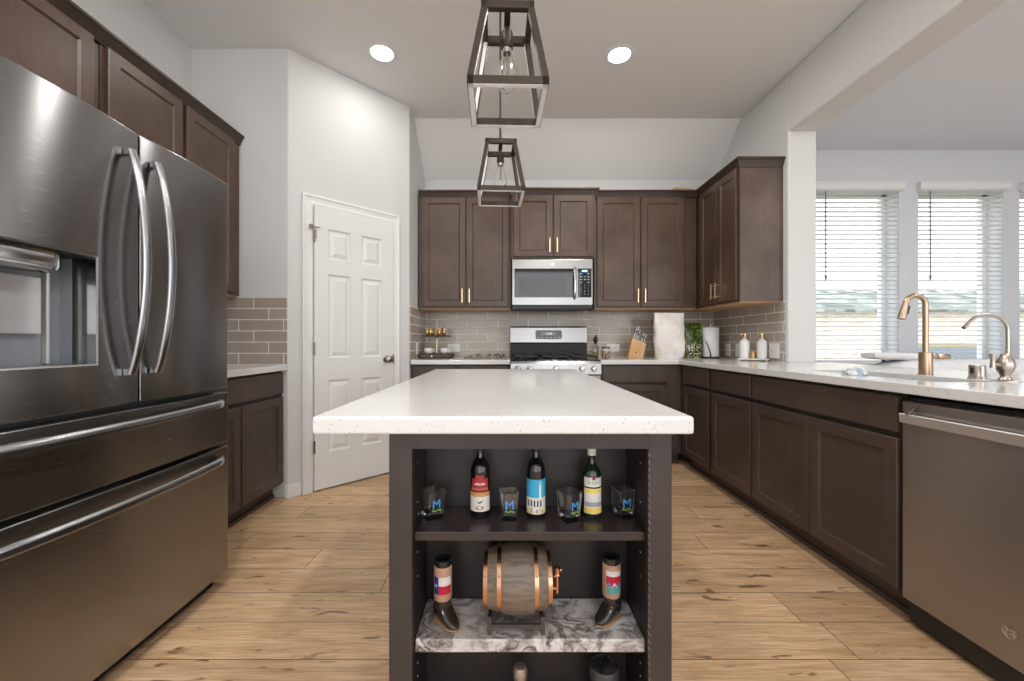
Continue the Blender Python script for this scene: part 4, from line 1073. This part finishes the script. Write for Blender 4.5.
bm = B(); loft(bm, [[(x_, y0 - .012, 1.055), (x_, y0 - .016, 1.065), (x_, y0 - .002, 1.212), (x_, y0 + .012, 1.224), (x_, YB - .02, 1.224), (x_, YB - .02, 1.055)] for x_ in (st0, st1)]); bgp = obj('backguard', bm, STEELB, sv, bev=.003)
tl = math.degrees(math.atan2(.014, .147))
Mb = T(.423, y0 - .0095, 1.14) @ RX(90 - tl)
bm = B(); prism(bm, rrect(.262, .088, .02, 5), .0, .003, Mb); dspl = obj('display_panel', bm, plain('display_bronze_black', (.05, .04, .035), .12, coat=.4), bgp)
bm = B(); prism(bm, rrect(.15, .035, .004, 3), .003, .0036, Mb @ T(0, .01, 0)); obj('display', bm, plain('oven_display', (.25, .26, .27), .2), dspl)
bm = text_bm('12:00', .03, Mb @ T(0, .01, .0038), .0002); obj('clock_digits', bm, plain('oven_digits', (.8, .85, .9), .4, emit=(.7, .8, .9), es=.6), dspl)
for k in range(6):
    bm = B(); prism(bm, rrect(.018, .008, .002, 2), .003, .0036, Mb @ T(-.105 + .042 * k, -.028, 0)); obj('button', bm, KEY, dspl)
for x0_, x1_ in ((st0 + .02, .29), (.295, .55), (.555, st1 - .02)):
    bm = B(); ya, yb = YS + .05, y0 - .03; zt_ = .950
    for yy in (ya, yb): bx(bm, x0_, x1_, yy - .006, yy + .006, zt_ - .014, zt_)
    for xx in (x0_ + .006, x1_ - .006): bx(bm, xx - .006, xx + .006, ya, yb, zt_ - .014, zt_)
    for yy in (ya + (yb - ya) * .25, ya + (yb - ya) * .75):
        bx(bm, x0_, x1_, yy - .005, yy + .005, zt_ - .012, zt_)
    xm = (x0_ + x1_) / 2; bx(bm, xm - .005, xm + .005, ya, yb, zt_ - .012, zt_ + .003)
    for xx in (x0_ + .006, x1_ - .006):
        for yy in (ya, yb): bx(bm, xx - .006, xx + .006, yy - .006, yy + .006, .918, zt_)
    obj('grate', bm, IRON, sv)
for xx in (.165, .423, .68):
    for yy in (YS + .17, YS + .42):
        bm = B(); lathe(bm, [(.045, .918), (.045, .926), (.032, .928), (.030, .936), (.003, .937)], 24, T(xx, yy, 0)); obj('burner', bm, IRON, sv, smooth=40)

# ------------------------------------------------------------------ faucets
fx, fy = 1.963, 1.862
t = thing('kitchen_faucet', 'tall champagne bronze gooseneck faucet behind the sink', 'faucet', (fx, fy, ZT))
bm = B(); lathe(bm, [(.0262, 0), (.0262, .004), (.0245, .006), (.0245, .100), (.023, .106), (.012, .107)], 32, T(fx, fy, ZT)); obj('base', bm, BRONZE, t, smooth=40)
rg_ = .047; zc_ = ZT + .325
pts = [(fx, fy, ZT + .10), (fx, fy, ZT + .2)] + [(a, fy, b_) for a, _, b_ in arc(fx - rg_, zc_, rg_, 0, 165, 18)]
bm = B(); tube(bm, pts, .0112, 16); obj('neck', bm, BRONZE, t, smooth=60)
ex_, ez_ = pts[-1][0], pts[-1][2]; d_ = Vector((-math.sin(R(165)) * 1.0, 0, math.cos(R(165)))).normalized()
bm = B(); P0 = Vector((ex_, fy, ez_)); tube(bm, [P0, P0 + d_ * .012, P0 + d_ * .03, P0 + d_ * .078, P0 + d_ * .080], [.0112, .0125, .0135, .0155, .0125], 18); sp = obj('spray_head', bm, BRONZE, t, smooth=50)
bm = B(); bx(bm, -.004, .004, -.006, .006, -.02, .02, T(*(P0 + d_ * .035 + Vector((.0165, 0, 0)))) @ RY(15)); obj('spray_button', bm, BLACKP, sp)
bm = B(); tube(bm, [(fx + .02, fy, ZT + .085), (fx + .055, fy, ZT + .085)], .0095, 14); tube(bm, [(fx + .052, fy, ZT + .085), (fx + .098, fy - .006, ZT + .086), (fx + .102, fy - .006, ZT + .086)], [.0125, .0135, .010], 14); obj('lever', bm, BRONZE, t, smooth=50)
t = thing('soap_dispenser', 'short round brushed nickel cap on the worktop between the two faucets', 'soap dispenser', (1.995, 1.685, ZT))
bm = B(); lathe(bm, [(.029, 0), (.029, .004), (.0250, .006), (.0250, .052), (.023, .057), (.003, .058)], 32, T(1.995, 1.685, ZT)); obj('cap', bm, NICKEL, t, smooth=40)
bm = B(); bx(bm, -.004, .004, -.002, .003, .022, .046, T(1.995, 1.685, ZT) @ RZ(-85) @ T(0, -.0255, 0)); obj('slot', bm, BLACKP, t)
gx, gy = 1.972, 1.572
t = thing('filter_faucet', 'slim brushed nickel water filter faucet with vase-shaped base, at the right photo edge', 'faucet', (gx, gy, ZT))
bm = B(); lathe(bm, [(.042, 0), (.042, .003), (.022, .005), (.014, .014), (.013, .020), (.022, .038), (.0275, .058), (.025, .078), (.017, .094), (.0135, .102), (.0135, .108)], 32, T(gx, gy, ZT)); obj('base', bm, NICKEL, t, smooth=40)
ax = gx + .01; 
pts = [(ax, gy, ZT + .105), (ax, gy, ZT + .20)] + [(ax - .082 + .082 * math.cos(R(q)), gy, ZT + .201 + .060 * math.sin(R(q))) for q in range(0, 150, 10)]
l_ = Vector(pts[-1]); pts += [l_ + Vector((-.012, 0, -.012)), l_ + Vector((-.024, 0, -.026)), l_ + Vector((-.030, 0, -.030))]
bm = B(); tube(bm, pts, [.0065] * 10 + [.006] * (len(pts) - 12) + [.007, .007], 12); obj('spout', bm, NICKEL, t, smooth=60)
bm = B(); tube(bm, [(gx - .015, gy, ZT + .062), (gx - .052, gy, ZT + .066)], .007, 10); lathe(bm, [(.009, .052), (.0075, .07), (.0065, .085), (.0105, .100), (.0105, .106), (.002, .108)], 16, T(gx - .050, gy, ZT)); obj('lever', bm, NICKEL, t, smooth=50)

# cloth at the sink
def crumple(bm, amt, sc, seed=0):
    for v in bm.verts:
        n3 = noise.noise_vector((v.co + Vector((seed, seed, seed))) * sc); v.co += n3 * amt
bm = B(); bmesh.ops.create_icosphere(bm, subdivisions=4, radius=1)
for v in bm.verts:
    v.co = Vector((v.co.x * .035, v.co.y * .050, v.co.z * .022))
crumple(bm, .018, 45, 3); bmesh.ops.translate(bm, verts=bm.verts[:], vec=(1.635, 1.86, ZT + .010))
for v in bm.verts: v.co.z = max(v.co.z, ZT + .001)
def m_cloth():
    m, nt, b = newmat('blue_white_cloth'); f = noise_n(nt, pos(nt), 40, 3)
    L(nt, ramp(nt, f, [(.42, (.30, .42, .52)), (.55, (.70, .72, .74))]), b.inputs['Base Color']); b.inputs['Roughness'].default_value = .9; return m
tag(obj('dish_cloth', bm, m_cloth(), smooth=60), 'crumpled pale blue and white cloth on the front rim of the sink', 'cloth')

# ------------------------------------------------------------------ sofa beyond the peninsula
SOFA = plain('light_grey_upholstery', (.66, .67, .69), .9, var=.05)
sf = thing('sofa', 'light grey upholstered sofa back seen beyond the worktop below the dining windows', 'sofa', (4.6, 3.4, 0))
def soft(bm, x0, x1, y0, y1, z0, z1, r=.05, n=14, seed=1, amt=.012):
    rings = []
    for i in range(n + 1):
        s = i / n; x = x0 + (x1 - x0) * s; k = 1 - .35 * (1 - min(1, min(s, 1 - s) * n / 1.5)) if n else 1
        rings.append([(x, (y0 + y1) / 2 + a * k, (z0 + z1) / 2 + b_ * k) for a, b_ in rrect(y1 - y0, z1 - z0, min(r, (z1 - z0) * .45, (y1 - y0) * .45), 5)])
    loft(bm, rings); crumple(bm, amt, 3.5, seed)
bm = B(); bx(bm, 2.66, 6.2, 2.85, 3.85, .08, .40); obj('seat_base', bm, SOFA, sf, bev=.03)
bm = B(); soft(bm, 2.62, 6.2, 2.80, 3.05,   .35, .940, .09, 24, 2, .008); obj('backrest', bm, SOFA, sf, smooth=60)
bm = B(); soft(bm, 2.7, 4.6, 3.07, 3.75, .40, .56, .06, 10); obj('seat_cushion', bm, SOFA, sf, smooth=60)
bm = B(); soft(bm, 4.62, 6.1, 3.07, 3.75, .40, .56, .06, 10, 5); obj('seat_cushion', bm, SOFA, sf, smooth=60)
for xx in (2.72, 6.1):
    for yy in (2.92, 3.78):
        bm = B(); bx(bm, xx - .02, xx + .02, yy - .02, yy + .02, 0, .085); obj('leg', bm, DARKBRN, sf)
bm = B(); soft(bm, -.26, .26, -.05, .13, 0, .05, .024, 12, 9, .008)
bmesh.ops.transform(bm, matrix=T(2.66 + .27, 2.90, .936) @ RY(2), verts=bm.verts[:])
tag(obj('throw_blanket', bm, plain('pale_grey_fleece', (.72, .73, .74), .95, var=.04), smooth=60), 'pale grey folded blanket on the left end of the sofa back', 'blanket')

# ------------------------------------------------------------------ outlets
def outlet(fm, u, v, w_, h_, n, label, horizontal=True):
    t = thing('wall_outlet', label, 'outlet', tuple(fm @ Vector((u, v, 0))), 'white wall plates on the backsplash')
    bm = B(); bx(bm, u - w_ / 2, u + w_ / 2, v - h_ / 2, v + h_ / 2, .0003, .006, fm); obj('plate', bm, WHITEP, t, bev=.0015)
    for k in range(n):
        du, dv = ((k - (n - 1) / 2) * .045, 0) if horizontal else (0, (k - (n - 1) / 2) * .04)
        bm = B(); bx(bm, u + du - .015, u + du + .015, v + dv - .015, v + dv + .015, .006, .008, fm); s_ = obj('socket', bm, TRIMW, t, bev=.001)
        bm = B()
        for q in (-.006, .006): bx(bm, u + du + q - .001, u + du + q + .001, v + dv - .005, v + dv + .006, .008, .0083, fm)
        obj('slot', bm, BLACKP, s_)
fw = face_m('back', YB - .008); frw = face_m('right', XR - .008); flw = face_m('left', QX + .008)
outlet(fw, -.528, 1.010, .122, .078, 2, 'white wall plate on the backsplash just right of the tiered stand')
outlet(flw, 3.65, 1.012, .075, .118, 1, 'white wall plate on the narrow side backsplash left of the tiered stand')
outlet(fw, 1.083, 1.010, .122, .078, 2, 'white wall plate on the backsplash left of the knife block')
outlet(frw, 3.78, .995, .078, .118, 2, 'white wall plate on the right backsplash just right of the paper towels', False)
outlet(frw, 3.615, .995, .078, .118, 2, 'white wall plate behind the left soap bottle', False)
outlet(frw, 3.13, 1.0, .118, .118, 2, 'white double wall plate right of the soap bottles')

# ------------------------------------------------------------------ counter things
# tiered tray
tx, ty = -.66, 3.80
WDK = plain('dark_walnut', (.035, .022, .015), .5); t = thing('tiered_stand', 'two-tier dark wood stand with gold centre post in the left counter corner', 'tray stand', (tx, ty, ZT))
bm = B(); prism(bm, rrect(.31, .20, .012, 3, tx, ty), ZT + .004, ZT + .044); lb = obj('lower_tray', bm, WDK, t, bev=.002)
bm = B(); prism(bm, rrect(.285, .004, .001, 1, tx - .0, ty - .102), ZT + .010, ZT + .036); obj('drawer', bm, plain('brown_drawer', (.09, .06, .045), .5), lb)
bm = B(); lathe(bm, [(.007, 0), (.009, .006), (.002, .014)], 12, T(tx - .03, ty - .103, ZT + .022) @ RX(90)); obj('drawer_knob', bm, WHITEP, lb, smooth=50)
for a in (-1, 1):
    for b_ in (-1, 1):
        bm = B(); lathe(bm, [(.008, 0), (.008, .005)], 10, T(tx + a * .13, ty + b_ * .08, ZT)); obj('foot', bm, WDK, t)
bm = B(); prism(bm, rrect(.25, .16, .012, 3, tx, ty), ZT + .205, ZT + .216); obj('upper_tray', bm, WDK, t, bev=.001)
bm = B(); lathe(bm, [(.016, .044), (.012, .060), (.009, .08), (.011, .12), (.009, .16), (.014, .2), (.008, .21), (.006, .3), (.010, .315), (.012, .325), (.007, .34), (.002, .352)], 16, T(tx, ty, ZT)); obj('post', bm, GOLD, t, smooth=50)
def cup(x, y, z, r, h_, m, label, group, name, cat, inner=None, handle=True):
    t = thing(name, label, cat, (x, y, z), group)
    bm = B(); lathe(bm, [(r * .6, 0), (r * .72, .002), (r * .95, h_ * .4), (r, h_), (r * .94, h_), (r * .88, h_ * .4), (r * .5, .005)], 20, T(x, y, z)); obj('bowl', bm, m, t, smooth=50)
    if handle: 
        bm = B(); tube(bm, [(x + r * .9, y, z + h_ * .8), (x + r * 1.5, y, z + h_ * .75), (x + r * 1.5, y, z + h_ * .35), (x + r * .85, y, z + h_ * .3)], r * .10, 8); obj('handle', bm, m, t, smooth=60)
    return t
GC = plain('gold_glass', (.85, .55, .22), .2, .85)
gcup = None
for k, (dx, dy) in enumerate(((-.085, -.03), (-.045, .03), (-.05, -.045), (.03, -.04), (.06, .03), (.075, -.035))):
    if gcup is None: gcup = cup(tx + dx, ty + dy, ZT + .216, .020, .045, GC, 'small gold and clear cup on the upper tray of the tiered stand', 'gold cups on the upper tray', 'gold_cup', 'cup', handle=False); \
        bmx = B(); lathe(bmx, [(.012, .045), (.020, .055), (.016, .068), (.004, .074)], 14, T(tx + dx, ty + dy, ZT + .216)); obj('lid', bmx, GOLD, gcup, smooth=50)
    else: dup(gcup, (tx + dx, ty + dy, ZT + .216))
c_ = cup(tx - .075, ty - .03, ZT + .044, .042, .052, WHITEP, 'white teacup on the lower tray, left of the gold post', 'white teacups on the lower tray', 'teacup', 'cup')
dup(c_, (tx + .075, ty - .03, ZT + .044), label='white teacup on the lower tray, right of the gold post')

# beaded leaf garland
bm = B(); random.seed(3)
for k in range(26):
    s = k / 25; x = -.385 + .40 * s; y = 3.76 + .05 * math.sin(k * 1.9); a = random.uniform(0, 360)
    Mx = T(x, y, ZT + .008 + .022 * random.random()) @ RZ(a) @ RX(random.uniform(-50, 50)) @ RY(random.uniform(-45, 45)) @ Matrix.Scale(1.25, 4)
    prism(bm, [(-.024, 0), (-.010, .009), (.008, .010), (.026, 0), (.008, -.010), (-.010, -.009)], 0, .0012, Mx)
for v in bm.verts: v.co.z = max(v.co.z, ZT + .0005)
gar = obj('leaf_garland', bm, plain('antique_silver_leaf', (.50, .44, .36), .3, .9, var=.3), origin=(-.18, 3.76, ZT))
tag(gar, 'low garland of antique silver leaves lying on the counter left of the stove', 'garland')
bm = B(); tube(bm, [(-.40 + .43 * i / 20, 3.76 + .03 * math.sin(i * .9), ZT + .0035) for i in range(21)], .0028, 6); obj('stem', bm, plain('dark_stem', (.06, .045, .03), .5), gar)

# oil bottle and jar
ox, oy = .868, 3.86
t = thing('oil_bottle', 'slim glass oil bottle with dark pouring top right of the stove', 'bottle', (ox, oy, ZT)); Mx = T(ox, oy, ZT)
bm = B(); lathe(bm, [(.026, 0), (.029, .004), (.029, .085), (.020, .110), (.012, .125), (.012, .14)], 24, Mx); obj('glass_body', bm, GLASS, t, smooth=40)
bm = B(); lathe(bm, [(.024, .006), (.026, .008), (.026, .060), (.001, .061)], 24, Mx); obj('oil', bm, plain('olive_oil', (.42, .34, .05), .2), t, smooth=40)
bm = B(); lathe(bm, [(.014, .135), (.015, .15), (.022, .165), (.026, .18), (.018, .20), (.006, .21), (.004, .225)], 16, Mx); tube(bm, [(ox, oy, ZT + .20), (ox + .018, oy, ZT + .222)], .004, 8); obj('pouring_top', bm, BLACKP, t, smooth=40)
jx, jy = .945, 3.77
t = thing('spice_jar', 'small glass jar of brown spices between the oil bottle and the knife block', 'jar', (jx, jy, ZT)); Mx = T(jx, jy, ZT)
bm = B(); lathe(bm, [(.036, 0), (.039, .004), (.039, .08), (.034, .090), (.034, .098), (.031, .098), (.031, .088), (.036, .078), (.036, .006)], 28, Mx, False); obj('glass_body', bm, GLASS, t, smooth=40)
def m_spice():
    m, nt, b = newmat('mixed_spices'); f = noise_n(nt, objco(nt), 70, 2)
    L(nt, ramp(nt, f, [(.40, (.09, .03, .01)), (.5, (.50, .22, .08)), (.6, (.70, .60, .45))]), b.inputs['Base Color']); return m
bm = B(); lathe(bm, [(.033, .007), (.0345, .010), (.0345, .068), (.002, .070)], 24, Mx); obj('contents', bm, m_spice(), t, smooth=40)
bm = B(); lathe(bm, [(.036, .094), (.037, .096), (.037, .110), (.002, .112)], 24, Mx); obj('lid', bm, plain('bronze_lid', (.25, .18, .12), .3, .9), t, smooth=40)

# knife block
BLK_W = m_cab('beech_block', (.50, .27, .10), (.68, .42, .19), .45)
kx, ky = 1.245, 3.84
t = thing('knife_block', 'light wood slanted knife block on the back counter', 'knife block', (kx, ky, ZT))
KB = T(kx, ky, ZT) @ RZ(-8)
bm = B(); loft(bm, [[(a, y_, b_) for a, b_ in ((-.075, 0), (.065, 0), (.098, .135), (.040, .165), (-.035, .195))] for y_ in (-.05, .05)], True, KB); obj('block', bm, BLK_W, t, bev=.004)
bm = B()
for u, v in ((.0, .055),): lathe(bm, [(.007, 0), (.007, .001)], 12, KB @ T(u, -.0505, v) @ RX(90))
obj('round_mark', bm, DARKBRN, t)
for k, (u, y_, b_, ln_) in enumerate(((-.022, -.03, .188, .115), (-.002, -.005, .180, .130), (.020, .025, .172, .100), (.052, -.03, .158, .085), (.078, .0, .146, .080))):
    kn = thing('kitchen_knife', 'steel-handled kitchen knife standing in the wooden knife block', 'knife', tuple(KB @ Vector((u, y_, b_))), 'knives in the knife block')
    dirv = Vector((.30, 0, .95)).normalized(); P0 = Vector((u, y_, b_))
    bm = B(); tube(bm, [KB @ (P0 - dirv * .010), KB @ (P0 + dirv * .02), KB @ (P0 + dirv * ln_ * .7), KB @ (P0 + dirv * ln_)], [.008, .0095, .0085, .0105], 10, None, (1, .65)); obj('handle', bm, HANDLE, kn, smooth=60)
    bm = B(); tube(bm, [KB @ (P0 + dirv * .025 + Vector((.0, -.0008, 0))), KB @ (P0 + dirv * ln_ * .65 + Vector((0, -.0008, 0)))], [.0088, .0088], 10, None, (.9, .7)); obj('grip', bm, BLACKP, kn, smooth=60)

# bags
def bag(cx, cy, w_, d_, h_, rot, m, name, label, cat, seed, topd=.01, amt=.012):
    bm = B(); rings = []; n = 26
    Mx = T(cx, cy, ZT) @ RZ(rot)
    for i in range(n + 1):
        s = i / n; dd_ = d_ * (1 - s ** 2.2) * (.75 + .25 * min(1, s * 6)) + topd; ww = w_ * (.90 + .10 * min(1, s * 3))
        rings.append([(x, y, h_ * s) for x, y in [(ww / 2 * math.copysign(abs(math.cos(q)) ** .45, math.cos(q)), dd_ / 2 * math.copysign(abs(math.sin(q)) ** .8, math.sin(q))) for q in [2 * PI * k / 48 for k in range(48)]]])
    loft(bm, rings)
    for v in bm.verts:
        z = v.co.z; k = min(1, z / .03)
        nv = noise.noise_vector(Vector((v.co.x * 14 + seed, v.co.y * 14, v.co.z * 9))) * amt + noise.noise_vector(Vector((v.co.x * 45 + seed, v.co.y * 45, v.co.z * 30))) * amt * .3
        nv.z *= .4; v.co += nv * k
    for v in bm.verts: v.co = Mx @ v.co
    for v in bm.verts: v.co.z = max(v.co.z, ZT + .0006)
    return tag(obj(name, bm, m, smooth=70, origin=(cx, cy, ZT)), label, cat)
def m_white_bag():
    m, nt, b = newmat('white_parchment_bag'); f = noise_n(nt, pos(nt), 9, 3)
    L(nt, ramp(nt, f, [(.35, (.72, .66, .60)), (.6, (.84, .81, .78))]), b.inputs['Base Color']); b.inputs['Roughness'].default_value = .4; return m
bag(1.515, 3.70, .285, .13, .425, 6, m_white_bag(), 'white_bag', 'large white standing pouch on the back counter, right of the knife block', 'bag', 2)
def m_green_bag():
    m, nt, b = newmat('green_foil_bag'); p = pos(nt)
    f = noise_n(nt, vmul(nt, p, (34, 34, 11)), 1, 3, .6, 2.5); k = noise_n(nt, p, 60, 2)
    s = N(nt, 'ShaderNodeSeparateXYZ'); L(nt, p, s.inputs[0])
    c = ramp(nt, f, [(.42, (.008, .018, .004)), (.52, (.035, .075, .010)), (.60, (.14, .21, .03)), (.70, (.36, .42, .13))])
    low = M_(nt, 'LESS_THAN', s.outputs[2], 1.05)
    c = mixc(nt, M_(nt, 'MULTIPLY', M_(nt, 'GREATER_THAN', k, .56), low), c, (.62, .52, .34))
    L(nt, c, b.inputs['Base Color']); b.inputs['Roughness'].default_value = .25; b.inputs['Coat Weight'].default_value = .4; return m
bag(1.775, 3.80, .175, .10, .335, -4, m_green_bag(), 'green_bag', 'glossy dark green foil bag between the white pouch and the paper towels', 'bag', 8)

# paper towel holder
qx, qy = 1.945, 3.78
t = thing('paper_towel_holder', 'upright paper towel roll on a metal holder in the counter corner', 'paper towel holder', (qx, qy, ZT)); Mx = T(qx, qy, ZT)
bm = B(); lathe(bm, [(.078, 0), (.080, .004), (.078, .012), (.01, .014)], 36, Mx); obj('base', bm, plain('dark_holder_base', (.06, .055, .05), .3, .8), t, smooth=40)
bm = B(); lathe(bm, [(.005, .01), (.005, .315), (.010, .320), (.011, .330), (.003, .337)], 14, Mx); obj('rod', bm, HANDLE, t, smooth=40)
PT = plain('paper_towel_white', (.80, .80, .79), .95, var=.02)
bm = B(); lathe(bm, [(.019, .016), (.069, .016), (.071, .020), (.071, .285), (.069, .289), (.019, .289)], 40, Mx, False); tag(obj('paper_roll', bm, PT, smooth=40, origin=(qx, qy, ZT)), 'white paper towel roll on the upright holder in the counter corner', 'paper towel')
bm = B(); n = 12; tube(bm, [(qx - .078 + .055 * (i / n) ** 2, qy - .055 - .025 * (i / n) , ZT + .16 - .155 * (i / n)) if False else (qx - .073 + .035 * math.sin(i / n * PI / 2), qy - .052 - .022 * math.sin(i / n * PI / 2), ZT + .165 - .160 * i / n) for i in range(n + 1)], [.003 + .004 * i / n for i in range(n + 1)], 10); obj('tension_arm', bm, BLACKP, t, smooth=60)

# soap tray
zx, zy = 2.015, 3.245
t = thing('soap_tray', 'small white marble tray with gold feet under the soap bottles on the right counter', 'tray', (zx, zy, ZT)); TM = T(zx, zy, ZT) @ RZ(-38)
bm = B(); prism(bm, rrect(.225, .10, .012, 4), .010, .020, TM); obj('tray_top', bm, plain('white_marble', (.74, .73, .72), .2, var=.1), t, bev=.001)
for a in (-.095, .095):
    for b_ in (-.035, .035): 
        bm = B(); lathe(bm, [(.006, 0), (.006, .010)], 10, TM @ T(a, b_, 0)); obj('foot', bm, GOLD, t)
def soap(u, label):
    Mx = TM @ T(u, 0, .020); t = thing('soap_bottle', label, 'soap bottle', tuple(Mx @ Vector((0, 0, 0))), 'white soap bottles with gold pumps')
    bm = B(); lathe(bm, [(.034, 0), (.037, .003), (.037, .125), (.033, .142), (.018, .155), (.014, .160)], 28, Mx); obj('body', bm, WHITEP, t, smooth=40)
    bm = B(); lathe(bm, [(.015, .158), (.016, .160), (.016, .176), (.008, .178), (.008, .186), (.015, .189), (.015, .203), (.003, .206)], 18, Mx); tube(bm, [Mx @ Vector((0, 0, .197)), Mx @ Vector((-.028, -.006, .197)), Mx @ Vector((-.031, -.006, .190))], .0045, 8); obj('pump', bm, GOLD, t, smooth=50)
soap(-.060, 'white soap bottle with gold pump on the marble tray, left one'); soap(.060, 'white soap bottle with gold pump on the marble tray, right one')
Mx = TM @ T(0, -.030, .020); bm = B(); lathe(bm, [(.014, 0), (.016, .002), (.016, .045), (.012, .048), (.012, .056), (.002, .057)], 18, Mx); tag(obj('gold_jar', bm, plain('amber_gold', (.65, .38, .12), .3, .7), smooth=40), 'tiny gold jar standing between the two soap bottles', 'jar')
bpy.context.view_layer.update()
